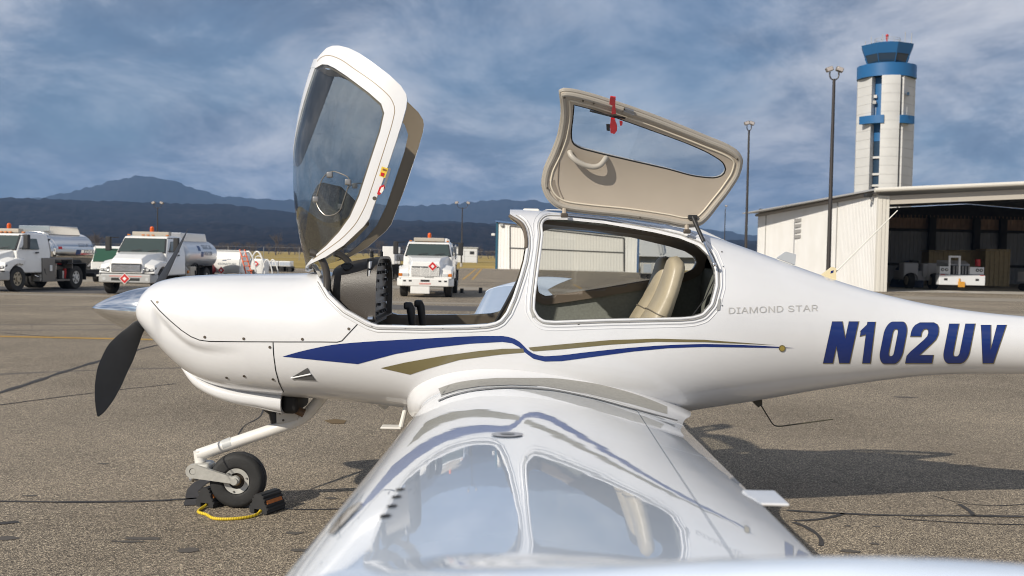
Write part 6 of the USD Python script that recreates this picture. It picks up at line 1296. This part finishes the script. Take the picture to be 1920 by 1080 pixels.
def on_door(px, py, off=0.0):
    px, py = np.asarray(px, float), np.asarray(py, float)
    Y = np.full(px.shape, -.3); p = at(px, py, Y)
    for _ in range(16): Y = .5 * Y + .5 * door_y(p[..., 2]); p = at(px, py, Y)
    s_ = (p[..., 2] - 1.93) / .72; dy = (-.34 + .42 * (1 - 2 * s_)) / .72
    n = np.stack([np.zeros(px.shape), np.ones(px.shape), -dy], -1); n /= np.linalg.norm(n, axis=-1, keepdims=True); return p + n * off
def door_sheet(poly, off, edge=9, toward=(0, -1, 0)):
    v, f = tri2d(poly, edge); return orient(trimesh.Trimesh(on_door(v[:, 0], v[:, 1], off), f, process=False), toward)
def door_slab(poly, o0, o1, edge=9):
    v, f = tri2d(poly, edge); n = len(v)
    A = on_door(v[:, 0], v[:, 1], o0); B = on_door(v[:, 0], v[:, 1], o1)
    e = np.sort(np.vstack([f[:, [0, 1]], f[:, [1, 2]], f[:, [2, 0]]]), 1); u, c = np.unique(e, axis=0, return_counts=True); bd = {tuple(x) for x in u[c == 1]}
    S = []
    for t in f:
        for k in range(3):
            a, b = t[k], t[(k + 1) % 3]
            if (min(a, b), max(a, b)) in bd: S += [[a, n + b, b], [a, n + a, n + b]]
    return trimesh.Trimesh(np.vstack([A, B]), np.vstack([f[:, ::-1], f + n, np.array(S)]), process=False)
PD, PWN = Polygon(smooth_closed(DOUT, 150)), Polygon(smooth_closed(DWIN, 90))
DR = _free(PLANE, "passenger_door"); UsdGeom.Xform.Define(stage, DR)
add(DR, "door_shell", door_slab(PD.difference(PWN), .026, .040), WHITE)
lin_ = add(DR, "door_lining", door_slab(PD.buffer(-1.5).difference(PWN.buffer(1)), .0, .025), BEIGE)
def line_door(poly, r, off, n=8, st=4.0):
    L = poly.exterior.length; d = np.linspace(0, L, int(L / st), endpoint=False)
    return tube([on_door(*poly.exterior.interpolate(t).coords[0], off) for t in d], r, n, True)
add(DR, "door_edge_trim", [line_door(PD.buffer(-5), .016, .004), line_door(PD.buffer(-1.5), .015, .024)], mat("greige_edge_trim", (.34, .31, .265), rough=.45))
add(DR, "door_seal", line_door(PD.buffer(-15), .006, -.001), mat("pale_piping", (.58, .52, .42), rough=.5))
add(DR, "window_seal", line_door(PWN, .005, .006), DARK)
add(DR, "door_window", door_sheet(PWN.buffer(2), .014, 6), GLASS, True)
hd = spline([on_door(1068, 284, -.004), on_door(1074, 291, -.045), on_door(1088, 300, -.058), on_door(1105, 306, -.06), on_door(1122, 305, -.055), on_door(1132, 298, -.03), on_door(1136, 296, -.002)], 30)
add(DR, "grab_handle", tube(hd, .017, 12), mat("grey_beige_handle", (.40, .37, .32), rough=.45))
add(DR, "latch_recess", [door_sheet(Polygon([(1029, 340), (1040, 337), (1041, 345), (1050, 370), (1047, 378), (1030, 352)]), -.002)], mat("lining_recess", (.24, .20, .16), rough=.6))
def dflat(pts, o0, o1, mat_, name): return add(DR, name, door_slab(Polygon(pts), o0, o1, 20), mat_)
dflat([(1142, 190), (1144, 175.5), (1154, 177), (1153, 190), (1154.5, 208), (1146, 209), (1148, 192)], -.03, -.02, RED, "red_latch_strap")
dflat([(1145, 216), (1152, 217), (1156.5, 230), (1156, 239), (1151, 245), (1144, 243), (1143, 232)], -.04, -.02, RED, "red_latch_handle")
dflat([(1136, 229), (1143, 229), (1143, 241), (1137, 240)], -.03, -.02, BLACKP, "latch_buckle")
dflat([(1161, 222), (1167, 224), (1166, 230), (1162, 231)], -.03, -.02, RED, "red_lock_tab")
add(DR, "latch_rod", tube([on_door(1106, 205, -.015), on_door(1145, 214, -.02), on_door(1172, 219, -.015)], .006, 8), BLACKP)
add(DR, "latch_rod", tube([on_door(1168, 205, -.02), on_door(1187, 213, -.02)], .011, 8), STEEL)
for hx, hy in ((1058, 398), (1288, 428)):
    a, b = on_door(hx, hy - 8, .01), at(hx, hy + 6, -.27)
    add(DR, "door_hinge", [tube([a, b], .014, 8)], mat("tan_hinge", (.36, .31, .25), rough=.5))
    add(FUS, "hinge_socket", [rbox(b[0] - .022, b[0] + .022, b[1] - .02, b[1] + .015, b[2] - .014, b[2] + .014, .006)], SCREW)
a, b = on_door(1298, 408, -.015), at(1339, 496, -.46); c_ = a + (b - a) * .52
add(DR, "gas_strut", [tube([a, c_], .013, 12)], BLACKP)
add(DR, "strut_rod", [tube([c_, b], .0065, 10), icosphere(subdivisions=2, radius=.014).apply_translation(b)], CHROME)
add(DR, "strut_mount", [rbox(a[0] - .03, a[0] + .03, a[1] - .01, a[1] + .015, a[2] - .012, a[2] + .015, .005)], BLACKP)

for sx_, sy_ in ((1058, 181), (1093, 187.5), (1113, 192), (1171, 203), (1382, 297), (1026, 352), (1200, 409)):
    p0, p1 = on_door(sx_, sy_, .0), on_door(sx_, sy_, -.014); add(DR, "door_screw", cyl(p0, p1, .006, 8), SCREW)
add(DR, "door_catch", [door_slab(Polygon([(1172, 200), (1188, 205), (1187, 213), (1171, 208)]), -.02, -.006, 20)], STEEL)
add(lin_, "panel_crease", [tube(np.array([on_door(a, b, -.001) for a, b in smooth_px([(1060, 218), (1055, 262), (1048, 300), (1046, 340), (1056, 372)], 30)]), .004, 6)], mat("lining_recess", (.24, .20, .16), rough=.6))
# small fittings on the skin
for sx_, sy_ in ((697, 612), (760, 616), (830, 616.5), (900, 614), (1060, 607), (1180, 604), (1290, 600), (1352, 540), (1356, 500), (1354, 573)):
    add(FUS, "skin_screw", cyl(on_fus(sx_, sy_, -.003), on_fus(sx_, sy_, .003), .0045, 8), STEEL)
for pts_ in ([(1346, 562), (1351, 560), (1349, 581), (1343, 583)], [(994, 579), (999, 577), (1003, 592), (998, 597)], [(960, 570), (964, 568), (957, 588), (952, 592)]):
    add(FUS, "latch_plate", decal(Polygon(pts_), .006, 5), mat("latch_metal", (.50, .48, .43), rough=.4, metal=.6))
add(FUS, "static_port", cyl(on_fus(1085, 607.5, -.002), on_fus(1085, 607.5, .003), .007, 10), DARK)
add(PLANE, "windscreen_foot", [tube(spline([on_fus(603, 520, .006), (at(596, 511, -.3)[0], -.3, float(ztop(at(596, 511, -.3)[0])) - .015), (at(592, 511, 0)[0], 0, float(ztop(at(592, 511, 0)[0])) + .004)], 24), .012, 8)], SEAL)
# ---- wheel chocks and their rope
CHK = mat("black_chock_rubber", (.020, .020, .021), rough=.7, var=.3, vscale=20)
ORG = mat("orange_reflector", (.42, .13, .025), rough=.6, var=.3, vscale=30)
def chock(name, label, loc, rz, sc=1.0):
    T = thing(name, label, "wheel chock", loc, rz, group="black wheel chocks at the nose wheel")
    prof = Polygon([(-.068, 0), (.068, 0), (.062, .03), (.022, .104), (-.022, .104), (-.062, .03)]).buffer(-.008).buffer(.008).difference(sbox(-.03, -.1, .03, .022))
    body = prism_y(prof, -.105, .105)
    add(T, "chock_body", body, CHK)
    for sx in (-1, 1):
        for k, (xx, zz) in enumerate([(.0628, .026), (.054, .043), (.0395, .072), (.030, .089)]):
            add(T, "rib", cyl((sx * xx, -.104, zz), (sx * xx, .104, zz), .008, 8), CHK)
        nrm = np.array([.074, 0, .040]); nrm /= np.linalg.norm(nrm)
        c0 = np.array([sx * .0475, 0, .0575]); 
        b_ = tbox(extents=(.004, .17, .021)); b_.apply_transform(trimesh.transformations.rotation_matrix(-sx * math.atan2(.040, .074), [0, 1, 0])); b_.apply_translation(c0 + np.array([sx * nrm[0], 0, nrm[2]]) * .004)
        add(T, "reflective_band", b_, ORG)
    for_scale = (1.05, .92, 1.2)
    stage.GetPrimAtPath(T).GetAttribute("xformOp:rotateZ").Set(float(rz)); UsdGeom.Xform(stage.GetPrimAtPath(T)).AddScaleOp().Set(Gf.Vec3f(*for_scale))
    return T
chock("wheel_chock", "black rubber chock with orange band behind the nose wheel, right of it", (hubw[0] + .215, -.09, .004), -24)
chock("wheel_chock", "black rubber chock mostly hidden in front of the nose wheel, left of it", (hubw[0] - .175, .05, .004), -22)
rope_px = [(384, 946), (390, 938), (393, 928)]
rp = [atg(394, 926, .06), atg(389, 944, .02), atg(374, 956, .010), atg(372, 960, .010), atg(385, 964, .010), atg(402, 972, .010), atg(430, 973, .010), atg(462, 970, .010), atg(482, 964, .012), atg(490, 955, .03), atg(493, 946, .06)]
ROPE = usdkit.material(stage, "/World/Looks/yellow_rope", {"tc": ("texture_coordinate", {}), "w": ("wave_texture", {"scale": 22.0, "distortion": .5}), "r": ("rgb_ramp", {"ramp": [(0, (.42, .28, .01)), (1, (.78, .58, .03))]}), "p": ("principled_bsdf", {"roughness": .7})},
    [("tc.object", "w.vector"), ("w.fac", "r.fac"), ("r.color", "p.base_color")], surface="p.BSDF")
add("/World", "yellow_rope", tube(spline(rp, 90), .0095, 8), ROPE, label="yellow rope on the ground joining the two black chocks", cat="rope")
